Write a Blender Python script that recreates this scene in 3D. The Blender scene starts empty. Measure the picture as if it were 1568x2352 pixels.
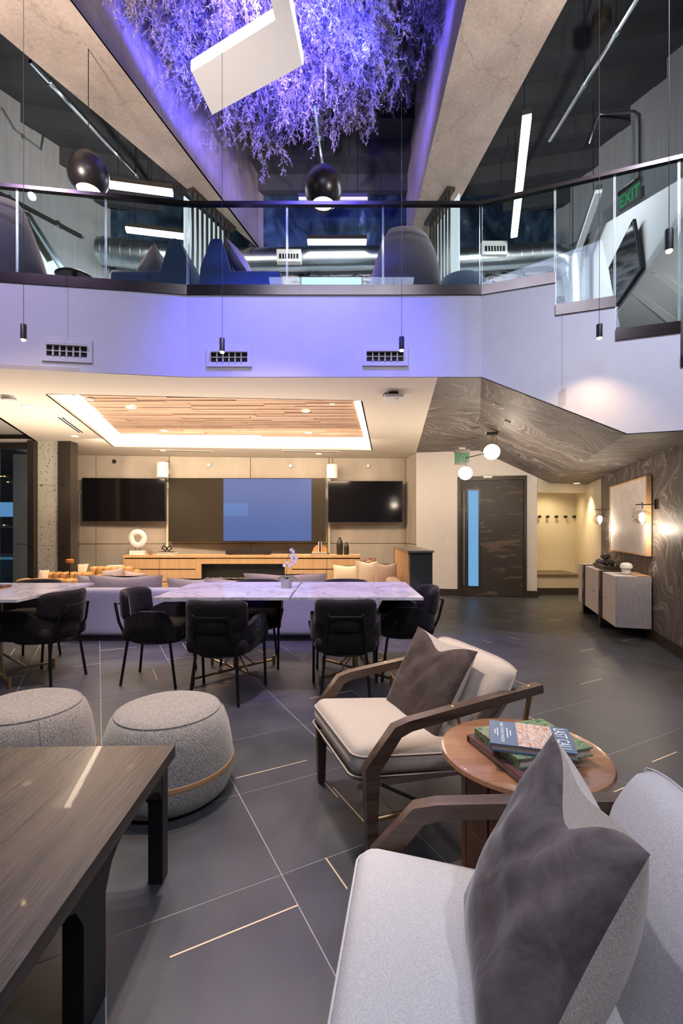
import bpy, bmesh, math, random
from mathutils import Vector, Matrix
random.seed(7)
R = math.radians
C = bpy.context.scene.collection
scene = bpy.context.scene

# ------------------------------------------------------------------ camera
F, CX, CY, H = 1066.0, 784.0, 1214.0, 1.30      # focal length in pixels, horizon row, eye height
cam_d = bpy.data.cameras.new('camera'); cam = bpy.data.objects.new('camera', cam_d); C.objects.link(cam)
cam_d.sensor_fit = 'HORIZONTAL'; cam_d.sensor_width = 24.0; cam_d.lens = F/1568*24.0
cam_d.shift_y = (CY-1176)/1568.0
cam_d.clip_start = .05; cam_d.clip_end = 100
cam.location = (0, 0, H); cam.rotation_euler = (R(90), 0, 0)
scene.camera = cam

# ------------------------------------------------------------------ view, world
vs = scene.view_settings
vs.view_transform = 'Standard'; vs.look = 'None'; vs.gamma = 1; vs.exposure = 0.0
try: vs.use_curve_mapping = False
except Exception: pass
w = bpy.data.worlds.new('night'); scene.world = w; w.use_nodes = True
w.node_tree.nodes['Background'].inputs[0].default_value = (.30, .36, .5, 1)
w.node_tree.nodes['Background'].inputs[1].default_value = .05
scene.cycles.use_denoising = True
scene.cycles.max_bounces = 8
scene.cycles.transparent_max_bounces = 16
scene.cycles.sample_clamp_indirect = 6

# ------------------------------------------------------------------ lights
def lamp(name, kind, loc, power, col, to=None, size=.1, size_y=None, spot=60, blend=.5):
    d = bpy.data.lights.new(name, kind); o = bpy.data.objects.new(name, d); C.objects.link(o)
    d.energy = power; d.color = col; o.location = loc
    if kind == 'AREA':
        d.size = size
        if size_y: d.shape = 'RECTANGLE'; d.size_y = size_y
    elif kind == 'SPOT':
        d.spot_size = R(spot); d.spot_blend = blend; d.shadow_soft_size = size
    else: d.shadow_soft_size = size
    if to is not None:
        o.rotation_euler = (Vector(to)-Vector(loc)).to_track_quat('-Z', 'Y').to_euler()
    return o
WARM = (1, .72, .45); WARM2 = (1, .83, .64); WHITE = (.93, .96, 1); COOL = (.72, .84, 1); BLUE = (.10, .12, 1); VIOL = (.34, .30, 1)
# atrium: unseen spots added above seating and tables, unseen cool-white fill behind the camera
lamp('fill_spot_seating', 'SPOT', (-.9, 3.4, 5.6), 330, (.97,.95,1), (1.1, 1.3, .4), .10, spot=62, blend=.7)
lamp('fill_spot_armchair', 'SPOT', (2.6, -.3, 5.2), 260, (.9,.93,1), (1.1, 1.2, .4), .12, spot=60, blend=.7)
lamp('fill_spot_ottoman', 'SPOT', (-1.7, 3.9, 5.4), 170, (1,.90,.84), (-1.0, 2.3, .2), .10, spot=50, blend=.7)
lamp('fill_spot_table', 'SPOT', (-.6, 2.9, 5.4), 760, (1,.76,.58), (-.7, 3.4, 0), .08, spot=60, blend=.35)
lamp('fill_spot_table_left', 'SPOT', (-3.0, 2.8, 5.2), 260, WARM2, (-2.6, 3.6, 0), .08, spot=56, blend=.35)
lamp('fill_spot_right', 'SPOT', (2.2, 2.2, 5.6), 130, COOL, (2.8, 3.8, 0), .15, spot=70, blend=.8)
lamp('atrium_wash', 'AREA', (0, -1.2, 6.0), 130, (.72,.77,1), (0, 2.2, 0), 3.0, 2.0)
lamp('fascia_violet_wash', 'SPOT', (-.35, 3.3, 6.0), 1900, (.12,.11,1), (-.40, 4.6, 3.2), .3, spot=62, blend=1)
lamp('fascia_white_wash', 'SPOT', (3.2, 0.8, 6.6), 720, (.74,.73,1), (2.9, 4.1, 2.8), .05, spot=58, blend=1)
lamp('fascia_left_wash', 'SPOT', (-4.0, 1.0, 6.6), 560, (.62,.50,1), (-3.6, 4.2, 3.1), .05, spot=56, blend=1)
# LEDs in the hanging garden
for i, (x, y, z, p) in enumerate([(-1.0, 5.15, 7.15, 70), (-.25, 5.3, 7.2, 60), (-1.75, 5.9, 7.1, 45), (-.6, 6.0, 7.0, 55), (.25, 5.8, 7.4, 30), (-1.6, 4.5, 7.4, 60), (.2, 4.7, 7.6, 40), (-2.05, 5.2, 8.0, 90), (-1.75, 6.2, 8.0, 60), (.95, 5.0, 7.9, 80)]):
    lamp('garden_led', 'SPOT', (x, y, z-.1), p*3.6, (.05,.06,1) if i % 3 else (.22,.16,1), (x+.02, y+.25, z+1), .06, spot=172, blend=.25)
# beams lit from below by unseen added spots, white upstairs
lamp('beam_fill_left', 'SPOT', (-3.4, 2.0, 4.6), 1500, (1,.82,.72), (-2.8, 5.6, 6.8), .2, spot=80, blend=.9)
lamp('beam_fill_right', 'SPOT', (2.6, 1.8, 4.6), 1100, (1,.88,.83), (1.6, 5.8, 6.8), .2, spot=80, blend=.9)
lamp('lounge_fill', 'AREA', (-1.7, 6.6, 1.5), 80, WARM2, (-1.7, 6.6, 3), 3.6, 1.8)  # area lights without fixtures, added to brighten lounge and entry
lamp('lounge_fill_left', 'AREA', (-4.2, 6.0, 1.4), 50, WARM2, (-4.2, 6.0, 3), 1.4, 1.4)
lamp('entry_fill', 'AREA', (2.2, 6.6, 1.3), 34, WARM2, (2.3, 6.6, 3), 1.6, 1.6)
lamp('wall_fill_lounge', 'AREA', (-1.9, 7.6, 2.6), 120, (1,.76,.52), (-1.9, 9.7, 1.3), 4.5, .3)  # wall fills with no fixture, added for the lounge and entry walls
lamp('entry_wall_fill', 'SPOT', (2.4, 6.4, 2.3), 90, WARM2, (2.6, 9.0, 1.3), .2, spot=95, blend=1)
lamp('upper_right_fill', 'SPOT', (2.6, 4.6, 6.2), 110, (.93,.96,1), (5.2, 7.6, 7.6), .2, spot=90, blend=1)  # unseen spot added to brighten the right concrete wall
lamp('upper_left_wash', 'SPOT', (-3.2, 4.9, 5.4), 160, (.85,.97,1), (-5.6, 7.7, 6.8), .2, spot=90, blend=1)
# recessed downlights (fixtures are built further down at the same places)
DOWN = []

# ------------------------------------------------------------------ geometry helpers
def at(px, py, Y): return Vector(((px-CX)/F*Y, Y, H-(py-CY)/F*Y))
def atz(px, py, z):
    Y = F*(H-z)/(py-CY); return Vector(((px-CX)/F*Y, Y, z))
class MB:
    def __init__(s): s.bm = bmesh.new(); s.mi = 0
    def _f(s, vs):
        try:
            f = s.bm.faces.new(vs); f.material_index = s.mi; return f
        except ValueError: return None
    def poly(s, pts): return s._f([s.bm.verts.new(p) for p in pts])
    def box(s, c, d, rz=0, M=None, tap=None):
        hx, hy, hz = d[0]/2, d[1]/2, d[2]/2; vs = []
        m = Matrix.Translation(c) @ Matrix.Rotation(rz, 4, 'Z')
        if M is not None: m = M @ m
        for z in (-1, 1):
            k = 1 if (tap is None or z > 0) else tap
            for x, y in ((-1,-1),(1,-1),(1,1),(-1,1)): vs.append(s.bm.verts.new(m @ Vector((x*hx*k, y*hy*k, z*hz))))
        for q in ((3,2,1,0),(4,5,6,7),(0,1,5,4),(1,2,6,5),(2,3,7,6),(3,0,4,7)): s._f([vs[i] for i in q])
        return s
    def bx(s, a, b):
        return s.box(((a[0]+b[0])/2, (a[1]+b[1])/2, (a[2]+b[2])/2), (abs(b[0]-a[0]), abs(b[1]-a[1]), abs(b[2]-a[2])))
    def prism(s, pts, off):
        off = Vector(off); a = [s.bm.verts.new(p) for p in pts]; b = [s.bm.verts.new(Vector(p)+off) for p in pts]
        s._f(a[::-1]); s._f(b); n = len(a)
        for i in range(n): s._f([a[i], a[(i+1)%n], b[(i+1)%n], b[i]])
        return s
    def hull8(s, v):      # 4 bottom points + 4 top points
        vs = [s.bm.verts.new(p) for p in v]
        for q in ((3,2,1,0),(4,5,6,7),(0,1,5,4),(1,2,6,5),(2,3,7,6),(3,0,4,7)): s._f([vs[i] for i in q])
        return s
    def tube(s, pts, r, n=8, caps=True, rr=None):
        pts = [Vector(p) for p in pts]; rings = []
        up = None
        for i, p in enumerate(pts):
            t = (pts[min(i+1, len(pts)-1)]-pts[max(i-1, 0)]).normalized()
            if up is None or abs(up.dot(t)) > .95:
                up = Vector((0,0,1)) if abs(t.z) < .9 else Vector((1,0,0))
            sx = t.cross(up).normalized(); sy = sx.cross(t).normalized(); up = sy
            q = rr[i] if rr else r
            rings.append([s.bm.verts.new(p+sx*math.cos(a*2*math.pi/n)*q+sy*math.sin(a*2*math.pi/n)*q) for a in range(n)])
        for i in range(len(rings)-1):
            for a in range(n): s._f([rings[i][a], rings[i][(a+1)%n], rings[i+1][(a+1)%n], rings[i+1][a]])
        if caps: s._f(rings[0][::-1]); s._f(rings[-1])
        return s
    def rect_sweep(s, pts, w, h, wdir):      # rectangular bar along pts, width along wdir
        pts = [Vector(p) for p in pts]; wd = Vector(wdir).normalized(); rings = []
        for i, p in enumerate(pts):
            a = (p-pts[i-1]).normalized() if i else None; b = (pts[i+1]-p).normalized() if i < len(pts)-1 else None
            t = ((a or b)+(b or a)).normalized(); u = wd.cross(t).normalized()
            k = 1/max(.5, abs(t.dot(a or b)))
            ww = w[i] if isinstance(w, (list, tuple)) else w; hh = h[i] if isinstance(h, (list, tuple)) else h
            rings.append([s.bm.verts.new(p+wd*x*ww/2+u*y*hh/2*k) for x, y in ((-1,-1),(1,-1),(1,1),(-1,1))])
        for i in range(len(rings)-1):
            for a in range(4): s._f([rings[i][a], rings[i][(a+1)%4], rings[i+1][(a+1)%4], rings[i+1][a]])
        s._f(rings[0][::-1]); s._f(rings[-1]); return s
    def lathe(s, prof, c=(0,0,0), n=24, M=None, sx=1, sy=1, cap=True):
        rings = []; c = Vector(c)
        for r, z in prof:
            if r < 1e-5: rings.append([s.bm.verts.new(c+Vector((0,0,z)))])
            else: rings.append([s.bm.verts.new(c+Vector((r*sx*math.cos(a*2*math.pi/n), r*sy*math.sin(a*2*math.pi/n), z))) for a in range(n)])
        for i in range(len(rings)-1):
            A, B = rings[i], rings[i+1]
            for a in range(n):
                b = (a+1) % n
                if len(A) == 1 and len(B) == 1: break
                if len(A) == 1: s._f([A[0], B[b], B[a]])
                elif len(B) == 1: s._f([A[a], A[b], B[0]])
                else: s._f([A[a], A[b], B[b], B[a]])
        if cap and len(rings[0]) > 1: s._f(rings[0][::-1])
        if cap and len(rings[-1]) > 1: s._f(rings[-1])
        if M is not None: s.bm.transform(M)
        return s
    def soft(s, c, d, r, seg=6, crown=0, M=None, rz=0, crown_side=0):
        hx, hy, hz = d[0]/2, d[1]/2, d[2]/2; n = seg; base = {}
        m = Matrix.Translation(c) @ Matrix.Rotation(rz, 4, 'Z')
        if M is not None: m = M @ m
        def sp(t, h):       # concentrate grid lines in the rounded margins
            rr = min(r, h*.98); return rr
        def coords(h):
            rr = min(r, h*.96); k = max(2, seg//3)
            L = [-h + rr*(1-math.cos(math.pi/2*i/k)) for i in range(k)] + [-h+rr+(2*(h-rr))*i/(seg) for i in range(seg+1)] + [h - rr*(1-math.cos(math.pi/2*i/k)) for i in range(k-1, -1, -1)]
            return L
        X, Y, Z = coords(hx), coords(hy), coords(hz); rx = min(r, hx*.96, hy*.96, hz*.96)
        def V(i, j, k):
            key = (i, j, k)
            if key in base: return base[key]
            p = Vector((X[i], Y[j], Z[k]))
            q = Vector((max(-hx+rx, min(hx-rx, p.x)), max(-hy+rx, min(hy-rx, p.y)), max(-hz+rx, min(hz-rx, p.z))))
            dd = p-q
            if dd.length > 1e-9: p = q+dd.normalized()*min(rx, rx)
            if crown: p.z += (1 if p.z > 0 else -.0)*crown*max(0, 1-(p.x/hx)**2)*max(0, 1-(p.y/hy)**2)
            if crown_side: p.y += (1 if p.y > 0 else -1)*crown_side*max(0, 1-(p.x/hx)**2)*max(0, 1-(p.z/hz)**2)
            base[key] = s.bm.verts.new(m @ p); return base[key]
        nx, ny, nz = len(X)-1, len(Y)-1, len(Z)-1
        for i in range(nx):
            for j in range(ny):
                s._f([V(i,j+1,0), V(i+1,j+1,0), V(i+1,j,0), V(i,j,0)]); s._f([V(i,j,nz), V(i+1,j,nz), V(i+1,j+1,nz), V(i,j+1,nz)])
        for i in range(nx):
            for k in range(nz):
                s._f([V(i,0,k), V(i+1,0,k), V(i+1,0,k+1), V(i,0,k+1)]); s._f([V(i+1,ny,k), V(i,ny,k), V(i,ny,k+1), V(i+1,ny,k+1)])
        for j in range(ny):
            for k in range(nz):
                s._f([V(0,j+1,k), V(0,j,k), V(0,j,k+1), V(0,j+1,k+1)]); s._f([V(nx,j,k), V(nx,j+1,k), V(nx,j+1,k+1), V(nx,j,k+1)])
        return s
    def grid(s, fn, nu, nv, flip=False, closed=False):
        vv = [[s.bm.verts.new(fn(i/nu, j/nv)) for j in range(nv+1)] for i in range(nu+1)]
        for i in range(nu):
            for j in range(nv):
                q = [vv[i][j], vv[i+1][j], vv[i+1][j+1], vv[i][j+1]]
                s._f(q[::-1] if flip else q)
        return vv
    def build(s, name, mats, parent=None, world=False, bevel=0, seg=1, smooth=True, weld=False, ang=35, M=None):
        if weld: bmesh.ops.remove_doubles(s.bm, verts=s.bm.verts, dist=1e-4)
        if bevel:
            es = [e for e in s.bm.edges if len(e.link_faces) == 2 and e.calc_face_angle(0) > R(28)]
            bmesh.ops.bevel(s.bm, geom=es, offset=bevel, offset_type='OFFSET', segments=seg, profile=.6, affect='EDGES', clamp_overlap=True)
        bmesh.ops.recalc_face_normals(s.bm, faces=s.bm.faces)
        me = bpy.data.meshes.new(name)
        if M is not None: s.bm.transform(M)
        off = Vector((0,0,0))
        if world and parent is not None:
            pm = Matrix.Translation(parent.location) @ parent.rotation_euler.to_matrix().to_4x4()
            pp = parent.parent
            while pp is not None:
                pm = Matrix.Translation(pp.location) @ pp.rotation_euler.to_matrix().to_4x4() @ pm; pp = pp.parent
            s.bm.transform(pm.inverted())
        if parent is None and s.bm.verts:
            xs = [v.co for v in s.bm.verts]
            off = Vector(((min(v.x for v in xs)+max(v.x for v in xs))/2, (min(v.y for v in xs)+max(v.y for v in xs))/2, min(v.z for v in xs)))
            s.bm.transform(Matrix.Translation(-off))
        s.bm.to_mesh(me); s.bm.free()
        if smooth:
            for p in me.polygons: p.use_smooth = True
            try: me.set_sharp_from_angle(angle=R(ang))
            except Exception: pass
        for m in (mats if isinstance(mats, (list, tuple)) else [mats]): me.materials.append(m)
        o = bpy.data.objects.new(name, me); C.objects.link(o); o.location = off
        if parent is not None: o.parent = parent
        return o
def thing(name, label, cat, loc=(0,0,0), rz=0, group=None):
    o = bpy.data.objects.new(name, None); C.objects.link(o); o.empty_display_size = .1
    o.location = loc; o.rotation_euler = (0,0,rz); o['label'] = label; o['category'] = cat
    if group: o['group'] = group
    return o
def tag(o, label, cat, group=None, kind=None):
    o['label'] = label; o['category'] = cat
    if group: o['group'] = group
    if kind: o['kind'] = kind
    return o
def struct(o): o['kind'] = 'structure'; return o
def shell(name, loc=(0,0,0), rz=0):
    o = bpy.data.objects.new(name, None); C.objects.link(o); o.location = loc; o.rotation_euler = (0,0,rz); o['kind'] = 'structure'; return o
def dup(root, loc, rz=None, label=None, group=None, parent=None):
    def cp(o, par):
        c = o.copy(); C.objects.link(c)
        if par is not None: c.parent = par
        for ch in o.children: cp(ch, c)
        return c
    r = cp(root, parent); r.location = loc
    if rz is not None: r.rotation_euler = (0,0,rz)
    if label: r['label'] = label
    if group: r['group'] = group
    return r

# ------------------------------------------------------------------ materials
def nm(name):
    m = bpy.data.materials.new(name); m.use_nodes = True; nt = m.node_tree; b = nt.nodes['Principled BSDF']; return m, nt, b
def setp(b, **k):
    for n, v in k.items():
        if n in b.inputs:
            b.inputs[n].default_value = v
def col(c): return (c[0], c[1], c[2], 1)
def add(nt, typ, **k):
    n = nt.nodes.new(typ)
    for a, v in k.items(): setattr(n, a, v)
    return n
def ramp(nt, src, stops, interp='LINEAR'):
    r = nt.nodes.new('ShaderNodeValToRGB'); cr = r.color_ramp; cr.interpolation = interp
    while len(cr.elements) < len(stops): cr.elements.new(.5)
    for e, (p, c) in zip(cr.elements, stops): e.position = p; e.color = col(c)
    nt.links.new(src, r.inputs[0]); return r.outputs[0]
def coords(nt, scale=(1,1,1), kind='Object', rot=(0,0,0)):
    tc = nt.nodes.new('ShaderNodeTexCoord'); mp = nt.nodes.new('ShaderNodeMapping')
    mp.inputs['Scale'].default_value = scale; mp.inputs['Rotation'].default_value = rot
    nt.links.new(tc.outputs[kind], mp.inputs[0]); return mp.outputs[0]
def noise(nt, vec, scale=5, detail=4, rough=.5, dist=0):
    n = nt.nodes.new('ShaderNodeTexNoise'); nt.links.new(vec, n.inputs['Vector'])
    n.inputs['Scale'].default_value = scale; n.inputs['Detail'].default_value = detail; n.inputs['Roughness'].default_value = rough; n.inputs['Distortion'].default_value = dist
    return n
def bump(nt, b, h, strength=.2, dist=.01, prev=None):
    n = nt.nodes.new('ShaderNodeBump'); n.inputs['Strength'].default_value = strength; n.inputs['Distance'].default_value = dist
    nt.links.new(h, n.inputs['Height'])
    if prev is not None: nt.links.new(prev, n.inputs['Normal'])
    nt.links.new(n.outputs[0], b.inputs['Normal']); return n.outputs[0]
def mixc(nt, fac, a, b, mode='MIX'):
    n = nt.nodes.new('ShaderNodeMix'); n.data_type = 'RGBA'; n.blend_type = mode
    if isinstance(fac, float): n.inputs[0].default_value = fac
    else: nt.links.new(fac, n.inputs[0])
    for i, v in ((6, a), (7, b)):
        if isinstance(v, tuple): n.inputs[i].default_value = col(v)
        else: nt.links.new(v, n.inputs[i])
    return n.outputs[2]
def plain(name, c, rough=.5, metal=0, var=.0, scale=8, bs=0, bscale=200, **k):
    m, nt, b = nm(name); setp(b, **{'Base Color': col(c), 'Roughness': rough, 'Metallic': metal}); setp(b, **k)
    if var:
        n = noise(nt, coords(nt), scale, 4)
        lo = tuple(x*(1-var) for x in c); hi = tuple(min(1, x*(1+var)) for x in c)
        nt.links.new(ramp(nt, n.outputs[0], [(.3, lo), (.7, hi)]), b.inputs['Base Color'])
    if bs:
        n = noise(nt, coords(nt), bscale, 3); bump(nt, b, n.outputs[0], bs, .004)
    return m
def emit(name, c, s):
    m, nt, b = nm(name); setp(b, **{'Base Color': col([x*.12 for x in c]), 'Emission Color': col(c), 'Emission Strength': s, 'Roughness': .6}); return m
def wood(name, c1, c2, axis='X', scale=1., rough=.4, bs=.15, grain=22, coat=0):
    m, nt, b = nm(name); sc = {'X': (.06, 1, 1), 'Y': (1, .06, 1), 'Z': (1, 1, .06)}[axis]
    v = coords(nt, tuple(x*scale for x in sc))
    n1 = noise(nt, v, grain, 6, .6, .6); n2 = noise(nt, v, grain*7, 3, .7)
    mx = nt.nodes.new('ShaderNodeMath'); mx.operation = 'ADD'; mx.use_clamp = False
    h = nt.nodes.new('ShaderNodeMath'); h.operation = 'MULTIPLY'; h.inputs[1].default_value = .5; nt.links.new(n2.outputs[0], h.inputs[0])
    nt.links.new(n1.outputs[0], mx.inputs[0]); nt.links.new(h.outputs[0], mx.inputs[1])
    nt.links.new(ramp(nt, mx.outputs[0], [(.5, c1), (.95, c2)]), b.inputs['Base Color'])
    setp(b, Roughness=rough, **{'Coat Weight': coat})
    bump(nt, b, mx.outputs[0], bs, .003); return m
def fabric(name, c1, c2, scale=260, bs=.5, rough=.95, sheen=.3, big=.0):
    m, nt, b = nm(name); v = coords(nt)
    n1 = noise(nt, coords(nt, (1, 1, .5)), scale, 2, .8); n2 = noise(nt, v, 3, 3)
    c = ramp(nt, n1.outputs[0], [(.35, c1), (.65, c2)])
    if big: c = mixc(nt, n2.outputs[0], c, tuple(x*(1-big) for x in c1), 'MIX') if False else c
    nt.links.new(c, b.inputs['Base Color']); setp(b, Roughness=rough, **{'Sheen Weight': sheen, 'Specular IOR Level': .2})
    bump(nt, b, n1.outputs[0], bs, .003); return m
def velvet(name, c1, c2, sheen=.9):
    m, nt, b = nm(name); v = coords(nt, (1,1,1)); n = noise(nt, v, 7, 5, .65, 1.2)
    nt.links.new(ramp(nt, n.outputs[0], [(.35, c1), (.68, c2)]), b.inputs['Base Color'])
    setp(b, Roughness=.75, **{'Sheen Weight': sheen, 'Sheen Roughness': .35, 'Specular IOR Level': .2})
    n2 = noise(nt, v, 9, 3, .5, .8); bump(nt, b, n2.outputs[0], .5, .012); return m
def concrete(name, c, var=.25, lines=None, pits=.5, streak=0.):
    m, nt, b = nm(name); v = coords(nt)
    n1 = noise(nt, coords(nt, (1,1,.45)), 1.6, 8, .62, .4); n2 = noise(nt, v, 45, 3, .6)
    lo = tuple(x*(1-var) for x in c); hi = tuple(min(1, x*(1+var*.6)) for x in c)
    cc = ramp(nt, n1.outputs[0], [(.28, lo), (.72, hi)])
    if streak:
        ns = noise(nt, coords(nt, (9, 9, .35)), 3, 4, .6); cc = mixc(nt, streak, cc, ramp(nt, ns.outputs[0], [(.3, lo), (.7, hi)]))
    vo = nt.nodes.new('ShaderNodeTexVoronoi'); nt.links.new(v, vo.inputs['Vector']); vo.inputs['Scale'].default_value = 13
    pm = ramp(nt, vo.outputs['Distance'], [(0, (1,1,1)), (.06, (1,1,1)), (.10, (0,0,0))])
    n3 = noise(nt, v, 3.5, 2); pk = ramp(nt, n3.outputs[0], [(.45, (0,0,0)), (.6, (1,1,1))])
    pf = mixc(nt, 1.0, pm, pk, 'MULTIPLY')
    cc = mixc(nt, pf, cc, tuple(x*(1-pits) for x in c))
    if 0 < streak < .4:
        nw_ = noise(nt, v, 1.3, 5, .65); ad = nt.nodes.new('ShaderNodeVectorMath'); ad.operation = 'MULTIPLY_ADD'; nt.links.new(nw_.outputs['Color'], ad.inputs[0]); ad.inputs[1].default_value = (.9,.9,.9); nt.links.new(v, ad.inputs[2])
        vc = nt.nodes.new('ShaderNodeTexVoronoi'); vc.feature = 'DISTANCE_TO_EDGE'; vc.inputs['Scale'].default_value = .55; nt.links.new(ad.outputs[0], vc.inputs['Vector'])
        cm_ = ramp(nt, vc.outputs['Distance'], [(0, (.42,)*3), (.004, (.30,)*3), (.009, (0,0,0))]); cc = mixc(nt, cm_, cc, tuple(x*.45 for x in c))
    nt.links.new(cc, b.inputs['Base Color']); setp(b, Roughness=.85)
    bump(nt, b, n2.outputs[0], .15, .01); return m
def terrazzo(name, c, d):
    m, nt, b = nm(name); v = coords(nt, (1,1,1)); vo = nt.nodes.new('ShaderNodeTexVoronoi'); nt.links.new(v, vo.inputs['Vector']); vo.inputs['Scale'].default_value = 22
    n = noise(nt, v, 14, 3); mm = nt.nodes.new('ShaderNodeMath'); mm.operation = 'MULTIPLY'; nt.links.new(vo.outputs['Distance'], mm.inputs[0]); nt.links.new(n.outputs[0], mm.inputs[1])
    nt.links.new(ramp(nt, mm.outputs[0], [(0, d), (.07, d), (.11, c), (1, tuple(min(1, x*1.12) for x in c))]), b.inputs['Base Color']); setp(b, Roughness=.8); bump(nt, b, n.outputs[0], .3, .01); return m
def marble(name):
    m, nt, b = nm(name); v = coords(nt); n0 = noise(nt, v, 1.6, 4, .55)
    ad = nt.nodes.new('ShaderNodeVectorMath'); ad.operation = 'MULTIPLY_ADD'; nt.links.new(n0.outputs['Color'], ad.inputs[0]); ad.inputs[1].default_value = (1.1,1.1,1.1); nt.links.new(v, ad.inputs[2])
    n1 = noise(nt, ad.outputs[0], 2.2, 8, .6)
    cc = ramp(nt, n1.outputs[0], [(.30, (.50,.48,.50)), (.44, (.62,.61,.64)), (.475, (.44,.42,.43)), (.50, (.63,.62,.65)), (.62, (.68,.67,.70)), (.645, (.50,.48,.49)), (.67, (.68,.67,.70))])
    nt.links.new(cc, b.inputs['Base Color']); setp(b, Roughness=.16, **{'Coat Weight': .3}); return m
def swirl(name, c1, c2, c3, scale=1.0, rough=.55):
    m, nt, b = nm(name); v = coords(nt, (scale,)*3); cur = v
    for sc, amp in ((.75, 1.9), (1.9, .75), (4.5, .20)):
        n0 = noise(nt, cur, sc, 1, .4); sb = nt.nodes.new('ShaderNodeVectorMath'); sb.operation = 'SUBTRACT'; nt.links.new(n0.outputs['Color'], sb.inputs[0]); sb.inputs[1].default_value = (.5,.5,.5)
        ad = nt.nodes.new('ShaderNodeVectorMath'); ad.operation = 'MULTIPLY_ADD'; nt.links.new(sb.outputs[0], ad.inputs[0]); ad.inputs[1].default_value = (amp,)*3; nt.links.new(cur, ad.inputs[2]); cur = ad.outputs[0]
    mp = nt.nodes.new('ShaderNodeMapping'); mp.inputs['Scale'].default_value = (1.2, 30, 1.2); nt.links.new(cur, mp.inputs[0])
    n1 = noise(nt, mp.outputs[0], 1.0, 4, .62)
    c = ramp(nt, n1.outputs[0], [(.34, c1), (.47, c2), (.56, c2), (.60, c3), (.66, c2), (.78, c3)])
    nt.links.new(c, b.inputs['Base Color']); setp(b, Roughness=rough); return m
def glassy(name, tint=(1,1,1), rough=.0, f=.5, smear=False):
    m = bpy.data.materials.new(name); m.use_nodes = True; nt = m.node_tree; nt.nodes.clear()
    out = add(nt, 'ShaderNodeOutputMaterial'); tr = add(nt, 'ShaderNodeBsdfTransparent'); gl = add(nt, 'ShaderNodeBsdfGlossy'); mx = add(nt, 'ShaderNodeMixShader')
    tr.inputs[0].default_value = col(tint); gl.inputs['Roughness'].default_value = rough; gl.inputs[0].default_value = (.9,.95,1,1)
    fr = add(nt, 'ShaderNodeFresnel'); fr.inputs[0].default_value = 1.45; mu = add(nt, 'ShaderNodeMath', operation='MULTIPLY'); mu.inputs[1].default_value = f; mi_ = add(nt, 'ShaderNodeMath', operation='MINIMUM'); mi_.inputs[1].default_value = .22
    nt.links.new(fr.outputs[0], mu.inputs[0]); nt.links.new(mu.outputs[0], mi_.inputs[0]); nt.links.new(mi_.outputs[0], mx.inputs[0]); nt.links.new(tr.outputs[0], mx.inputs[1]); nt.links.new(gl.outputs[0], mx.inputs[2])
    nt.links.new(mx.outputs[0], out.inputs[0]); return m

M = {}
M['white'] = plain('white_paint', (.72,.68,.65), .6, var=.02)
M['fascia'] = plain('fascia_paint', (.78,.77,.80), .65, var=.02)
M['ceil'] = plain('ceiling_paint', (.66,.60,.52), .7)
M['cream'] = plain('cream_paint', (.75,.67,.52), .7)
M['conc'] = concrete('wall_concrete', (.47,.42,.36), .22)
M['conc_beam'] = concrete('beam_concrete', (.45,.37,.31), .38, streak=.35)
M['conc_cool'] = concrete('upper_concrete', (.42,.44,.45), .25, streak=.5)
M['pier'] = terrazzo('pitted_pier', (.60,.57,.50), (.10,.09,.08))
M['steel_dark'] = plain('bronze_steel', (.045,.038,.03), .4, .3)
M['black'] = plain('matt_black', (.012,.012,.012), .5)
M['black_gloss'] = plain('gloss_black', (.006,.006,.008), .08)
M['gap'] = plain('joint_shadow', (.03,.028,.025), .9)
M['grout'] = plain('grout', (.34,.34,.36), .8)
M['deck'] = concrete('dark_deck', (.052,.058,.066), .25)
M['navy_wall'] = None
M['steel'] = plain('brushed_steel', (.42,.40,.38), .28, 1)
M['bronze'] = plain('bronze_shoe', (.13,.11,.10), .22, 1, var=.2, scale=2)
M['galv'] = plain('galvanised', (.62,.68,.70), .30, 1, var=.1, scale=3)
M['chrome'] = plain('chrome', (.75,.77,.8), .12, 1)
M['brass'] = plain('brass', (.55,.40,.22), .3, 1)
M['inlay'] = plain('brass_inlay', (.74,.58,.40), .35, .3)
M['plate'] = plain('white_plastic', (.8,.79,.77), .4)
M['glass'] = glassy('clear_glass', (.95,.98,.98), 0, .9)
M['glass_tint'] = glassy('rail_glass', (.90,.95,.96), .0, .8)
M['glass_win'] = glassy('window_glass', (.75,.85,.95), .0, 1.0)
M['bulb_glass'] = glassy('globe_glass', (.93,.90,.86), .02, 1.6)
M['walnut'] = wood('smoked_oak', (.035,.020,.014), (.115,.072,.05), 'Y', 1, .35, .2, 30)
M['walnut_t'] = wood('table_oak', (.010,.007,.006), (.072,.052,.044), 'Y', 1, .34, .7, 13, .1)
M['table_black'] = plain('black_stain', (.010,.010,.011), .45, bs=.2)
M['oak'] = wood('light_oak', (.52,.31,.15), (.66,.42,.22), 'Z', 1, .5, .05, 14)
M['oak_slat'] = wood('oak_slat', (.50,.29,.14), (.66,.42,.23), 'Z', 1, .5, .05, 20)
M['ceil_wood'] = None
M['teak'] = wood('teak_top', (.20,.095,.05), (.33,.17,.09), 'X', 1, .22, .03, 10, .6)
M['teak_v'] = wood('teak_drum', (.13,.045,.02), (.24,.10,.045), 'Z', 1, .3, .03, 12, .3)
M['marble'] = marble('calacatta')
M['swirl'] = swirl('marbled_paper', (.034,.028,.025), (.105,.088,.080), (.34,.30,.28), 1.0)
M['velvet_black'] = velvet('black_velvet', (.007,.006,.007), (.018,.015,.017), .16)
M['velvet_brown'] = velvet('brown_velvet', (.036,.025,.022), (.075,.054,.048), .25)
M['velvet_grey'] = velvet('taupe_velvet', (.075,.060,.060), (.165,.138,.14), .5)
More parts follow.
